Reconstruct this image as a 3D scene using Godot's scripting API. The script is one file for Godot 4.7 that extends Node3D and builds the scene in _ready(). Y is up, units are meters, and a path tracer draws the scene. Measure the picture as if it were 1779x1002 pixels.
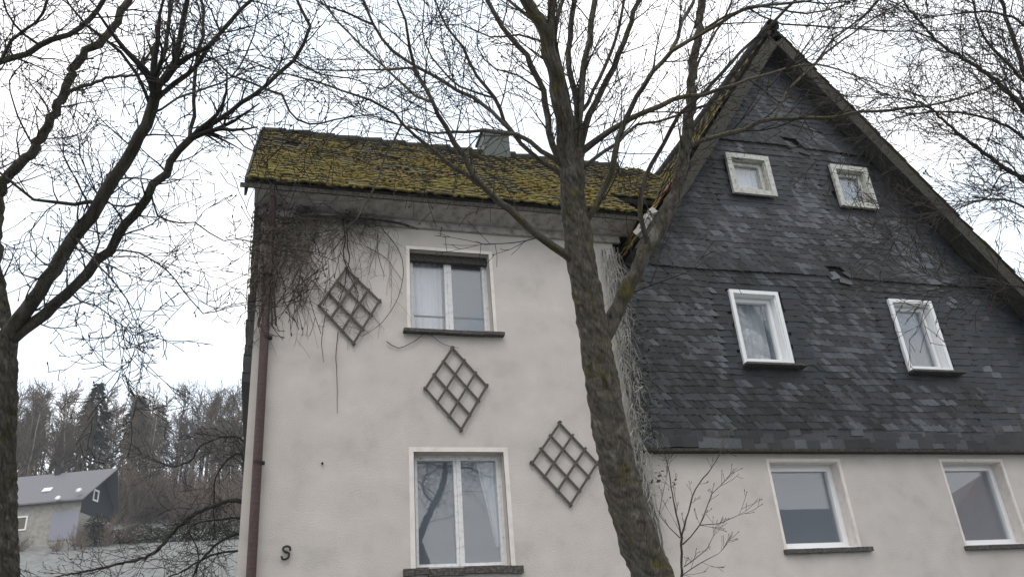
extends Node3D

# ---------------------------------------------------------------- traced limbs, metres: x, y, z, radius
const CENTRE_LIMBS := [
	[3.01,2.08,3.18,.1619,2.86,2.35,3.27,.1555,2.68,2.76,3.43,.1465,2.55,3.16,3.60,.1378,2.44,3.56,3.77,.1292,2.35,3.95,3.94,.1206,2.27,4.27,4.08,.1138,2.20,4.55,4.21,.1078,2.16,4.75,4.30,.1036,2.12,4.94,4.38,.0993,2.10,5.14,4.48,.0951,2.09,5.29,4.55,.0919],
	[2.34,3.96,3.94,.0656,2.45,4.09,4.01,.0635,2.58,4.36,4.14,.0597,2.72,4.61,4.25,.0562,2.85,4.82,4.36,.0531,2.96,5.08,4.47,.0496,3.03,5.39,4.60,.0457,3.07,5.65,4.70,.0423,3.10,5.97,4.81,.0383,3.15,6.29,4.94,.0343,3.19,6.57,5.05,.0307,3.23,6.95,5.19,.0260],
	[2.09,5.14,4.48,.0744,2.03,5.29,4.60,.0697,1.92,5.55,4.83,.0610,1.78,5.83,5.07,.0518,1.64,6.00,5.21,.0457,1.59,6.04,5.24,.0439,1.44,6.26,5.43,.0362],
	[2.10,5.24,4.53,.0437,2.03,5.54,4.72,.0397,1.91,5.84,4.90,.0356,1.84,6.06,5.03,.0326,1.83,6.21,5.13,.0307,1.81,6.44,5.29,.0275],
	[1.88,5.95,4.94,.0194,1.91,6.13,4.98,.0177,1.96,6.34,5.03,.0157,2.00,6.59,5.08,.0133],
	[2.13,5.18,4.51,.0262,2.15,5.33,4.56,.0255,2.14,5.66,4.65,.0239,2.08,5.95,4.72,.0224,2.09,6.21,4.80,.0212,2.12,6.50,4.90,.0197,2.13,6.78,4.99,.0183],
	[2.13,5.26,4.55,.0306,2.14,5.62,4.71,.0285,2.16,5.93,4.85,.0266,2.20,6.19,4.98,.0250,2.23,6.36,5.06,.0240,2.28,6.65,5.20,.0222],
	[2.14,5.27,4.56,.0284,2.18,5.41,4.59,.0277,2.28,5.69,4.67,.0261,2.44,6.00,4.76,.0242,2.57,6.30,4.85,.0224,2.67,6.58,4.93,.0208,2.79,6.90,5.02,.0189],
	[2.16,5.58,4.69,.0154,2.30,5.84,4.78,.0143,2.42,6.14,4.88,.0131,2.51,6.49,4.98,.0118,2.54,6.69,5.04,.0110],
	[2.13,5.26,4.55,.0284,2.16,5.27,4.60,.0276,2.30,5.31,4.81,.0242,2.41,5.31,4.97,.0215,2.55,5.31,5.16,.0184,2.68,5.27,5.32,.0157,2.83,5.22,5.48,.0127,2.95,5.19,5.65,.0100,3.10,5.14,5.85,.0067],
	[2.14,5.15,4.49,.0175,2.21,5.21,4.50,.0168,2.48,5.44,4.51,.0142,2.69,5.63,4.52,.0121,2.98,5.75,4.51,.0098,3.22,5.88,4.51,.0077],
	[2.18,4.75,4.30,.0284,2.27,4.86,4.45,.0268,2.33,5.04,4.65,.0245,2.35,5.24,4.85,.0221,2.42,5.43,5.07,.0196,2.59,5.64,5.37,.0164,2.78,5.68,5.54,.0142,2.85,5.71,5.62,.0133,3.01,5.74,5.76,.0116,3.32,5.67,5.96,.0086],
	[2.59,5.64,5.37,.0164,2.71,5.89,5.41,.0144,2.81,6.09,5.44,.0128,2.89,6.36,5.49,.0108],
	[2.74,4.65,4.28,.0201,2.62,4.87,4.46,.0186,2.63,5.11,4.73,.0168,2.69,5.20,4.87,.0159,2.75,5.33,5.05,.0147,2.88,5.41,5.22,.0135,3.00,5.52,5.43,.0122,3.11,5.61,5.62,.0109,3.24,5.69,5.82,.0096,3.33,5.77,5.98,.0086],
	[3.03,5.38,4.59,.0205,3.12,5.42,4.68,.0196,3.32,5.42,4.81,.0180,3.60,5.44,5.02,.0156,3.96,5.35,5.22,.0128,4.12,5.33,5.33,.0115,4.46,5.27,5.54,.0087,4.63,5.26,5.66,.0073,4.80,5.27,5.80,.0058],
	[3.60,5.44,5.02,.0115,3.71,5.65,5.08,.0108,3.99,5.92,5.16,.0095,4.17,6.14,5.24,.0086,4.52,6.42,5.34,.0072,4.71,6.64,5.41,.0062],
	[3.99,5.92,5.16,.0091,4.10,6.03,5.20,.0087,4.38,6.24,5.26,.0076,4.70,6.46,5.33,.0064,5.01,6.65,5.40,.0053],
	[3.10,5.97,4.81,.0129,3.31,6.33,4.86,.0108,3.48,6.58,4.90,.0093,3.59,6.82,4.94,.0078],
	[3.15,6.29,4.94,.0112,3.30,6.33,5.13,.0098,3.50,6.30,5.31,.0084,3.76,6.12,5.47,.0067,3.96,6.06,5.66,.0052],
	[3.10,5.14,5.85,.0067,3.35,5.22,5.85,.0060,3.65,5.22,5.81,.0052,3.96,5.19,5.77,.0042,4.17,5.19,5.75,.0036],
	[3.01,5.74,5.76,.0071,3.29,5.69,5.72,.0066,3.72,5.73,5.73,.0058,4.26,5.77,5.75,.0048,4.77,5.84,5.79,.0039],
	[2.08,5.16,4.48,.0219,1.95,5.23,4.53,.0200,1.75,5.30,4.58,.0174,1.63,5.34,4.60,.0159,1.48,5.35,4.61,.0140,1.26,5.32,4.60,.0114,0.96,5.28,4.59,.0078,0.79,5.30,4.62,.0057],
	[2.08,5.08,4.44,.0201,1.98,5.18,4.43,.0191,1.81,5.32,4.41,.0176,1.66,5.52,4.42,.0159,1.53,5.79,4.46,.0138,1.40,5.98,4.47,.0123,1.29,6.21,4.51,.0106,1.16,6.40,4.52,.0090,1.07,6.62,4.57,.0073],
	[1.63,5.34,4.60,.0154,1.53,5.48,4.59,.0149,1.33,5.70,4.54,.0140,1.13,5.86,4.48,.0131,0.93,6.04,4.43,.0123,0.75,6.20,4.39,.0115,0.60,6.44,4.39,.0107,0.52,6.66,4.41,.0099,0.47,6.87,4.44,.0092],
	[2.19,4.50,4.18,.0350,2.05,4.57,4.23,.0331,1.86,4.66,4.30,.0307,1.69,4.75,4.38,.0283,1.51,4.84,4.46,.0260,1.35,4.91,4.53,.0238,1.20,5.06,4.67,.0210,1.06,5.19,4.79,.0185,0.94,5.30,4.91,.0161,0.81,5.43,5.04,.0136,0.75,5.53,5.15,.0118,0.70,5.65,5.28,.0097,0.64,5.72,5.37,.0082],
	[1.35,4.91,4.53,.0165,1.22,4.98,4.57,.0153,1.00,5.10,4.64,.0134,0.76,5.24,4.72,.0112,0.71,5.29,4.75,.0106,0.53,5.36,4.79,.0091,0.34,5.39,4.81,.0076,0.14,5.43,4.83,.0061,0.00,5.44,4.84,.0050],
	[0.76,5.23,4.72,.0080,0.66,5.01,4.64,.0066,0.61,4.84,4.60,.0057,0.55,4.70,4.56,.0048,0.48,4.56,4.51,.0039],
	[0.81,5.43,5.04,.0086,0.77,5.47,5.03,.0083,0.60,5.52,4.92,.0072,0.30,5.62,4.74,.0053,0.14,5.69,4.65,.0043,0.05,5.77,4.62,.0037],
	[0.60,6.44,4.39,.0109,0.40,6.45,4.45,.0090,0.22,6.45,4.51,.0071,0.07,6.46,4.58,.0056],
	[0.94,5.30,4.91,.0103,0.83,5.39,4.86,.0098,0.63,5.65,4.82,.0088,0.38,5.95,4.77,.0076,0.19,6.26,4.75,.0065,0.10,6.41,4.75,.0059],
	[2.07,5.14,4.47,.0284,1.96,5.37,4.49,.0269,1.89,5.81,4.58,.0240,1.77,6.12,4.61,.0219,1.59,6.39,4.61,.0198,1.48,6.63,4.64,.0182,1.41,6.84,4.67,.0168],
	[1.73,5.94,5.11,.0150,1.69,6.04,5.07,.0143,1.63,6.19,5.00,.0132,1.56,6.34,4.94,.0120,1.48,6.52,4.87,.0107],
	[1.53,5.79,4.46,.0090,1.25,5.82,4.51,.0078,1.01,5.95,4.64,.0065,0.92,6.08,4.78,.0055,0.91,6.21,4.94,.0046],
	[1.78,5.83,5.07,.0084,1.60,5.98,4.96,.0073,1.42,6.06,4.82,.0063,1.23,6.25,4.72,.0051,1.11,6.30,4.63,.0045],
	[1.89,5.81,4.58,.0081,1.67,5.87,4.66,.0069,1.48,5.86,4.70,.0059,1.32,5.95,4.82,.0048,1.31,6.07,4.99,.0038]]
const LEFT_LIMBS := [
	[-1.97,2.47,1.22,.0907,-2.00,2.79,1.38,.0883,-2.08,3.65,1.80,.0823,-2.09,4.07,2.01,.0793,-2.11,4.41,2.18,.0769,-2.11,4.60,2.28,.0756],
	[-2.12,4.56,2.25,.0529,-2.20,4.87,2.29,.0511,-2.31,5.27,2.35,.0488,-2.35,5.62,2.41,.0467,-2.31,5.92,2.49,.0448,-2.12,6.21,2.59,.0424,-1.93,6.70,2.75,.0390,-1.87,6.96,2.83,.0372,-1.79,7.11,2.88,.0361,-1.62,7.25,2.94,.0345,-1.55,7.44,3.00,.0331,-1.47,7.61,3.06,.0319,-1.42,7.89,3.15,.0299],
	[-1.93,6.70,2.75,.0184,-1.72,6.69,2.92,.0159,-1.46,6.66,3.12,.0128,-1.25,6.60,3.26,.0104,-1.03,6.56,3.43,.0078],
	[-2.10,4.55,2.26,.0604,-2.01,4.67,2.40,.0589,-1.84,4.82,2.61,.0565,-1.68,4.99,2.85,.0539,-1.52,5.16,3.08,.0513,-1.39,5.28,3.26,.0493,-1.26,5.41,3.44,.0473,-1.13,5.56,3.64,.0451,-1.04,5.69,3.81,.0433,-1.00,5.77,3.91,.0421,-0.98,5.83,3.98,.0413],
	[-1.00,5.77,3.91,.0156,-1.09,5.92,4.08,.0135,-1.20,6.02,4.20,.0119,-1.32,6.07,4.27,.0105,-1.42,6.11,4.33,.0095,-1.52,6.18,4.42,.0081],
	[-0.98,5.83,3.98,.0172,-0.98,5.89,3.98,.0170,-0.95,6.21,4.02,.0158,-0.94,6.51,4.06,.0146,-0.94,6.70,4.08,.0139,-0.95,6.97,4.11,.0128],
	[-0.97,5.83,3.98,.0241,-0.92,5.89,4.08,.0231,-0.82,5.95,4.22,.0218,-0.78,6.05,4.37,.0203,-0.76,6.13,4.49,.0192,-0.75,6.21,4.60,.0180,-0.74,6.35,4.79,.0161],
	[-0.99,5.79,3.92,.0225,-0.92,5.84,3.99,.0217,-0.74,5.92,4.13,.0201,-0.66,5.98,4.21,.0192,-0.60,6.06,4.29,.0183,-0.51,6.14,4.39,.0172,-0.38,6.25,4.53,.0157,-0.30,6.30,4.60,.0149,-0.18,6.42,4.74,.0134],
	[-0.99,5.73,3.89,.0104,-0.92,5.72,3.96,.0100,-0.80,5.73,4.10,.0091,-0.64,5.70,4.25,.0081,-0.41,5.66,4.48,.0067,-0.31,5.71,4.68,.0057,-0.26,5.76,4.83,.0049,-0.23,5.82,5.00,.0040],
	[-2.09,4.52,2.25,.0491,-1.98,4.58,2.32,.0479,-1.84,4.70,2.43,.0461,-1.68,4.81,2.55,.0442,-1.51,4.95,2.70,.0418,-1.34,5.10,2.84,.0395,-1.23,5.26,2.97,.0376,-1.09,5.43,3.11,.0353,-0.94,5.61,3.27,.0328,-0.84,5.76,3.39,.0310,-0.75,5.84,3.47,.0298],
	[-0.76,5.84,3.47,.0179,-0.75,6.05,3.49,.0171,-0.76,6.32,3.53,.0161,-0.77,6.54,3.56,.0153,-0.74,6.82,3.60,.0142,-0.77,7.17,3.65,.0129,-0.80,7.40,3.68,.0120],
	[-0.75,5.84,3.47,.0223,-0.69,5.87,3.50,.0219,-0.54,5.96,3.58,.0207,-0.37,6.08,3.68,.0192,-0.21,6.19,3.77,.0179,-0.11,6.29,3.84,.0169,0.02,6.39,3.92,.0158,0.08,6.51,3.99,.0148,0.12,6.64,4.06,.0139,0.06,6.78,4.10,.0129,-0.01,6.90,4.13,.0121],
	[-0.21,6.19,3.77,.0090,-0.33,6.20,3.81,.0080,-0.46,6.21,3.86,.0070,-0.59,6.27,3.95,.0057,-0.66,6.35,4.06,.0047],
	[-0.21,6.19,3.77,.0112,-0.06,6.06,3.86,.0101,0.00,5.89,3.89,.0090,0.16,5.72,3.98,.0077,0.42,5.63,4.22,.0056,0.61,5.55,4.40,.0041],
	[0.02,6.39,3.92,.0083,0.25,6.34,3.84,.0067,0.49,6.37,3.81,.0052,0.69,6.35,3.76,.0039],
	[-1.56,5.10,3.04,.0109,-1.45,4.95,3.10,.0094,-1.32,4.78,3.17,.0078,-1.17,4.59,3.27,.0059,-1.07,4.44,3.33,.0046,-1.01,4.29,3.38,.0033],
	[-1.65,4.84,2.58,.0083,-1.53,4.72,2.64,.0072,-1.40,4.66,2.72,.0063,-1.23,4.50,2.82,.0049,-1.07,4.34,2.91,.0036,-1.03,4.23,2.93,.0028],
	[-1.23,4.50,2.82,.0047,-1.18,4.32,2.74,.0036,-1.15,4.16,2.67,.0025],
	[-1.04,5.49,3.16,.0090,-0.96,5.25,3.20,.0078,-0.77,5.12,3.34,.0066,-0.65,5.08,3.43,.0060,-0.53,4.95,3.51,.0052,-0.42,4.85,3.58,.0045,-0.24,4.80,3.76,.0034],
	[-1.38,5.29,3.26,.0162,-1.45,5.28,3.27,.0155,-1.67,5.25,3.27,.0134,-1.83,5.25,3.29,.0119,-1.96,5.33,3.36,.0104,-2.05,5.39,3.42,.0093,-2.12,5.42,3.44,.0086],
	[-1.10,5.42,3.11,.0097,-1.21,5.36,3.12,.0085,-1.31,5.35,3.15,.0073,-1.41,5.38,3.22,.0061,-1.48,5.49,3.37,.0043],
	[-2.35,5.62,2.41,.0354,-2.49,6.07,2.77,.0311,-2.43,6.47,3.14,.0272,-2.28,6.54,3.28,.0258,-1.96,6.58,3.50,.0234,-1.64,6.62,3.72,.0211,-1.43,6.74,3.94,.0190,-1.36,6.82,4.05,.0180],
	[-2.28,6.54,3.28,.0150,-2.18,6.64,3.45,.0133,-1.98,6.68,3.64,.0114,-1.88,6.77,3.81,.0098,-1.83,6.84,3.93,.0086],
	[-1.96,6.58,3.50,.0111,-2.04,6.55,3.63,.0098,-2.11,6.56,3.86,.0080,-2.11,6.57,4.03,.0069],
	[-2.12,6.21,2.59,.0097,-2.22,6.34,2.85,.0076,-2.24,6.48,3.13,.0057,-2.10,6.51,3.34,.0045],
	[-1.34,5.10,2.84,.0083,-1.10,5.04,2.94,.0073,-0.86,4.86,3.00,.0063,-0.67,4.61,3.02,.0051,-0.56,4.49,3.03,.0046,-0.35,4.50,3.16,.0037,-0.23,4.49,3.23,.0032],
	[-1.51,4.95,2.70,.0098,-1.45,5.22,2.75,.0084,-1.50,5.43,2.77,.0074,-1.46,5.68,2.83,.0060,-1.54,5.95,2.85,.0047],
	[-0.54,5.96,3.58,.0075,-0.39,5.73,3.68,.0061,-0.25,5.55,3.78,.0050,-0.12,5.52,3.94,.0040,0.01,5.40,4.05,.0031]]
const RIGHT_LIMBS := [
	[9.79,1.68,0.57,.1402,9.65,2.45,0.92,.1324,9.50,3.72,1.53,.1195,9.38,4.99,2.15,.1065,9.28,5.94,2.61,.0968,9.22,6.89,3.08,.0871,9.09,7.85,3.54,.0774,8.97,8.80,3.99,.0676,8.91,9.19,4.17,.0638],
	[9.27,6.13,2.71,.0382,8.80,6.68,2.96,.0301,8.31,6.94,3.03,.0243,8.00,7.12,3.08,.0205,7.63,7.33,3.14,.0160,7.29,7.54,3.21,.0118,6.91,7.62,3.20,.0080],
	[9.24,6.58,2.93,.0414,8.69,7.32,3.35,.0314,8.17,7.71,3.53,.0250,7.75,7.93,3.60,.0206,7.36,8.09,3.65,.0166,7.03,8.30,3.74,.0129,6.77,8.51,3.84,.0096],
	[9.20,6.90,3.08,.0382,8.95,8.01,3.31,.0304,8.81,8.70,3.47,.0255,8.72,9.16,3.58,.0222,8.68,9.48,3.66,.0201],
	[9.29,6.01,2.65,.0230,8.58,6.45,2.90,.0155,8.08,6.51,2.91,.0115,7.69,6.39,2.84,.0082,7.44,6.30,2.80,.0061],
	[9.25,6.51,2.89,.0293,8.84,7.39,3.05,.0212,8.36,7.75,2.96,.0159,7.86,7.88,2.77,.0110,7.49,7.88,2.58,.0073],
	[9.35,5.37,2.33,.0191,8.79,5.55,2.48,.0156,8.60,5.56,2.50,.0144,7.87,5.62,2.58,.0102,7.43,5.49,2.56,.0076,7.06,5.60,2.66,.0053],
	[9.11,7.53,3.38,.0255,8.43,7.99,3.56,.0185,7.99,8.33,3.70,.0137,7.78,8.66,3.89,.0099],
	[9.25,6.26,2.76,.0191,8.83,6.94,2.86,.0128,8.58,7.00,2.77,.0106,8.50,6.79,2.60,.0083,8.31,6.76,2.49,.0065],
	[9.03,8.29,3.75,.0217,8.60,8.73,3.70,.0164,8.25,8.88,3.57,.0128,7.77,8.93,3.33,.0079]]
const SAPLING_LIMBS := [
	[3.24,2.05,2.89,.0132,3.22,2.38,3.05,.0107,3.20,2.66,3.19,.0086],
	[3.20,2.66,3.19,.0073,3.08,2.90,3.38,.0051,3.00,3.09,3.54,.0034,2.95,3.19,3.62,.0026],
	[3.20,2.65,3.18,.0079,3.27,2.84,3.24,.0065,3.34,3.01,3.29,.0052,3.48,3.16,3.35,.0038,3.57,3.29,3.40,.0027],
	[3.21,2.60,3.17,.0059,3.28,2.71,3.37,.0045,3.28,2.89,3.63,.0028,3.31,2.93,3.72,.0022],
	[3.28,2.71,3.37,.0042,3.40,2.70,3.46,.0031,3.51,2.74,3.58,.0019],
	[3.23,2.44,3.09,.0046,3.51,2.59,3.01,.0029,3.60,2.69,2.98,.0021],
	[3.22,2.38,3.05,.0043,3.31,2.45,3.25,.0029,3.39,2.49,3.39,.0019],
	[3.19,2.65,3.18,.0043,3.06,2.84,3.13,.0033,3.10,2.99,3.16,.0026,3.15,3.13,3.19,.0020]]
const SHRUB_LIMBS := [
	[0.34,2.80,-7.70,.0950,0.09,3.85,-7.24,.0799,-0.08,4.62,-6.90,.0689,-0.21,5.00,-6.74,.0633],
	[-0.14,4.90,-6.77,.0464,-0.52,5.20,-6.61,.0424,-1.33,4.92,-6.76,.0350,-1.87,4.37,-6.99,.0281,-2.56,4.19,-7.09,.0219,-3.17,4.09,-7.15,.0167,-3.73,3.99,-7.21,.0118],
	[-0.21,5.00,-6.74,.0317,-0.46,6.26,-6.50,.0222,-1.19,6.33,-6.88,.0166,-1.42,6.08,-7.18,.0136,-1.74,6.01,-7.40,.0110],
	[-0.18,4.95,-6.76,.0232,-0.48,6.00,-6.46,.0174,-0.88,5.76,-6.78,.0147,-0.94,5.30,-7.11,.0119,-0.90,4.93,-7.35,.0097],
	[-0.08,4.62,-6.90,.0317,-0.58,4.63,-6.93,.0268,-1.06,4.27,-7.12,.0206,-1.23,3.90,-7.26,.0163,-1.50,3.64,-7.38,.0123],
	[-0.14,4.85,-6.79,.0211,-0.61,4.95,-6.97,.0183,-1.32,4.89,-7.35,.0140,-1.15,4.46,-7.60,.0111,-1.18,4.09,-7.87,.0086],
	[-0.01,4.33,-7.02,.0253,-0.77,4.37,-7.16,.0204,-1.55,4.05,-7.49,.0145,-2.13,3.90,-7.68,.0104]]


var rng := RandomNumberGenerator.new()
var taken := {}
var M := {}

# ---------------------------------------------------------------- mesh building
class MB:
	var v := PackedVector3Array()
	var n := PackedVector3Array()
	var c := PackedColorArray()
	var i := PackedInt32Array()

	func quad(a: Vector3, b: Vector3, d: Vector3, e: Vector3, col := Color.WHITE) -> void:
		var nn := (b - a).cross(d - a)
		if nn.length_squared() < 1e-14:
			nn = (d - a).cross(e - a)
		nn = nn.normalized()
		var k := v.size()
		v.append(a); v.append(b); v.append(d); v.append(e)
		for q in 4:
			n.append(nn); c.append(col)
		i.append_array(PackedInt32Array([k, k + 2, k + 1, k, k + 3, k + 2]))

	func tri(a: Vector3, b: Vector3, d: Vector3, col := Color.WHITE) -> void:
		var nn := (b - a).cross(d - a).normalized()
		var k := v.size()
		v.append(a); v.append(b); v.append(d)
		for q in 3:
			n.append(nn); c.append(col)
		i.append_array(PackedInt32Array([k, k + 2, k + 1]))

	func box(lo: Vector3, hi: Vector3, col := Color.WHITE, t := Transform3D.IDENTITY) -> void:
		var p := []
		for k in 8:
			p.append(t * Vector3(hi.x if k & 1 else lo.x, hi.y if k & 2 else lo.y, hi.z if k & 4 else lo.z))
		quad(p[4], p[5], p[7], p[6], col); quad(p[1], p[0], p[2], p[3], col)
		quad(p[5], p[1], p[3], p[7], col); quad(p[0], p[4], p[6], p[2], col)
		quad(p[6], p[7], p[3], p[2], col); quad(p[0], p[1], p[5], p[4], col)

	func bar(a: Vector3, b: Vector3, w: float, th: float, nrm: Vector3, col := Color.WHITE) -> void:
		var d := (b - a).normalized()
		var s := nrm.cross(d).normalized()
		var t := Transform3D(Basis(d, s, d.cross(s)), a)
		box(Vector3(0, -w / 2, -th / 2), Vector3((b - a).length(), w / 2, th / 2), col, t)

	func tube(p: PackedVector3Array, r: PackedFloat32Array, sides: int, col := Color.WHITE, rough := 0.0, cap := false) -> void:
		var m := p.size()
		var k := v.size()
		var d := (p[1] - p[0]).normalized()
		var s := d.cross(Vector3.UP if absf(d.y) < 0.9 else Vector3.RIGHT).normalized()
		for q in m:
			if q > 0 and q < m - 1:
				d = (p[q + 1] - p[q - 1]).normalized()
			elif q == m - 1:
				d = (p[q] - p[q - 1]).normalized()
			s = (s - d * s.dot(d)).normalized()
			var t := d.cross(s)
			for j in sides:
				var a := TAU * j / sides
				var o := s * cos(a) + t * sin(a)
				var rr := r[q]
				if rough > 0.0:
					rr *= 1.0 + rough * (sin(a * 2.0 + q * 0.9) * 0.5 + sin(a * 3.0 - q * 1.7 + p[0].x * 7.0) * 0.5)
				v.append(p[q] + o * rr); n.append(o); c.append(col)
		for q in m - 1:
			for j in sides:
				var a0 := k + q * sides + j
				var a1 := k + q * sides + (j + 1) % sides
				i.append(a0); i.append(a0 + sides); i.append(a1)
				i.append(a1); i.append(a0 + sides); i.append(a1 + sides)
		if cap:
			var e := v.size()
			v.append(p[m - 1]); n.append(d); c.append(col)
			for j in sides:
				i.append(e); i.append(k + (m - 1) * sides + (j + 1) % sides); i.append(k + (m - 1) * sides + j)

	func mesh() -> ArrayMesh:
		var arr := []
		arr.resize(Mesh.ARRAY_MAX)
		arr[Mesh.ARRAY_VERTEX] = v; arr[Mesh.ARRAY_NORMAL] = n; arr[Mesh.ARRAY_COLOR] = c; arr[Mesh.ARRAY_INDEX] = i
		var am := ArrayMesh.new()
		am.add_surface_from_arrays(Mesh.PRIMITIVE_TRIANGLES, arr)
		return am

func part(mb: MB, called: String, m: Material, parent: Node3D) -> MeshInstance3D:
	return inst(mb.mesh(), called, m, parent)

func inst(me: Mesh, called: String, m: Material, parent: Node3D, t := Transform3D.IDENTITY) -> MeshInstance3D:
	var o := MeshInstance3D.new()
	o.mesh = me
	o.material_override = m
	o.name = called
	o.transform = t
	parent.add_child(o, true)
	return o

func numbered(called: String) -> String:
	var k: int = taken.get(called, 0)
	taken[called] = k + 1
	return called if k == 0 else "%s_%03d" % [called, k]

func tag(o: Node, label: String, category: String, group := "", kind := "") -> void:
	if label: o.set_meta("label", label)
	if category: o.set_meta("category", category)
	if group: o.set_meta("group", group)
	if kind: o.set_meta("kind", kind)

func stuff(o: Node) -> Node:
	o.set_meta("kind", "stuff")
	return o

# a thing standing at "base"; its meshes are given in world metres under the child that shape() makes
func thing(called: String, label: String, category: String, base := Vector3.ZERO, group := "") -> Node3D:
	var o := Node3D.new()
	o.name = numbered(called)
	add_child(o)
	o.position = base
	tag(o, label, category, group)
	return o

# a part of a thing whose mesh is in world metres
func wpart(mb: MB, called: String, m: Material, root: Node3D) -> MeshInstance3D:
	var o := part(mb, called, m, root)
	o.position = -root.position
	return o

# ---------------------------------------------------------------- materials
func srgb(r: float, g: float, b: float) -> Color:
	return Color(r, g, b).linear_to_srgb()

func noise(sd: int, freq: float, oct := 4) -> FastNoiseLite:
	var f := FastNoiseLite.new()
	f.seed = sd; f.frequency = freq
	f.noise_type = FastNoiseLite.TYPE_SIMPLEX_SMOOTH
	f.fractal_type = FastNoiseLite.FRACTAL_FBM
	f.fractal_octaves = oct
	return f

# seamless colour texture: stops are [position, linear colour]
func ctex(sd: int, freq: float, oct: int, stops: Array, size := 512) -> ImageTexture:
	var im := noise(sd, freq, oct).get_seamless_image(size, size)
	im.convert(Image.FORMAT_L8)
	var src := im.get_data()
	var lut := PackedByteArray()
	for k in 256:
		var t := k / 255.0
		var col: Color = stops[0][1]
		for s in stops.size() - 1:
			var p0: float = stops[s][0]
			var p1: float = stops[s + 1][0]
			if t >= p0:
				col = (stops[s][1] as Color).lerp(stops[s + 1][1], clampf((t - p0) / maxf(p1 - p0, 1e-4), 0, 1))
		col = col.linear_to_srgb()
		lut.append(int(clampf(col.r, 0, 1) * 255)); lut.append(int(clampf(col.g, 0, 1) * 255)); lut.append(int(clampf(col.b, 0, 1) * 255))
	var out := PackedByteArray()
	out.resize(src.size() * 3)
	for k in src.size():
		var q := src[k] * 3
		out[k * 3] = lut[q]; out[k * 3 + 1] = lut[q + 1]; out[k * 3 + 2] = lut[q + 2]
	var res := Image.create_from_data(size, size, false, Image.FORMAT_RGB8, out)
	res.generate_mipmaps()
	return ImageTexture.create_from_image(res)

func ntex(sd: int, freq: float, oct: int, strength: float, size := 512) -> ImageTexture:
	var im := noise(sd, freq, oct).get_seamless_image(size, size)
	im.convert(Image.FORMAT_RGBA8)
	im.bump_map_to_normal_map(strength)
	im.generate_mipmaps()
	return ImageTexture.create_from_image(im)

func mat(col: Color, rough := 0.85, vertex := false) -> StandardMaterial3D:
	var m := StandardMaterial3D.new()
	m.albedo_color = col.linear_to_srgb()
	m.roughness = rough
	m.metallic_specular = 0.4
	m.vertex_color_use_as_albedo = vertex
	return m

func textured(tex: Texture2D, nrm: Texture2D, scale: float, rough := 0.85, vertex := false, depth := 1.0) -> StandardMaterial3D:
	var m := mat(Color(1, 1, 1), rough, vertex)
	if tex: m.albedo_texture = tex
	if nrm:
		m.normal_enabled = true
		m.normal_texture = nrm
		m.normal_scale = depth
	m.uv1_triplanar = true
	m.uv1_world_triplanar = true
	m.uv1_scale = Vector3.ONE * scale
	return m

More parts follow.
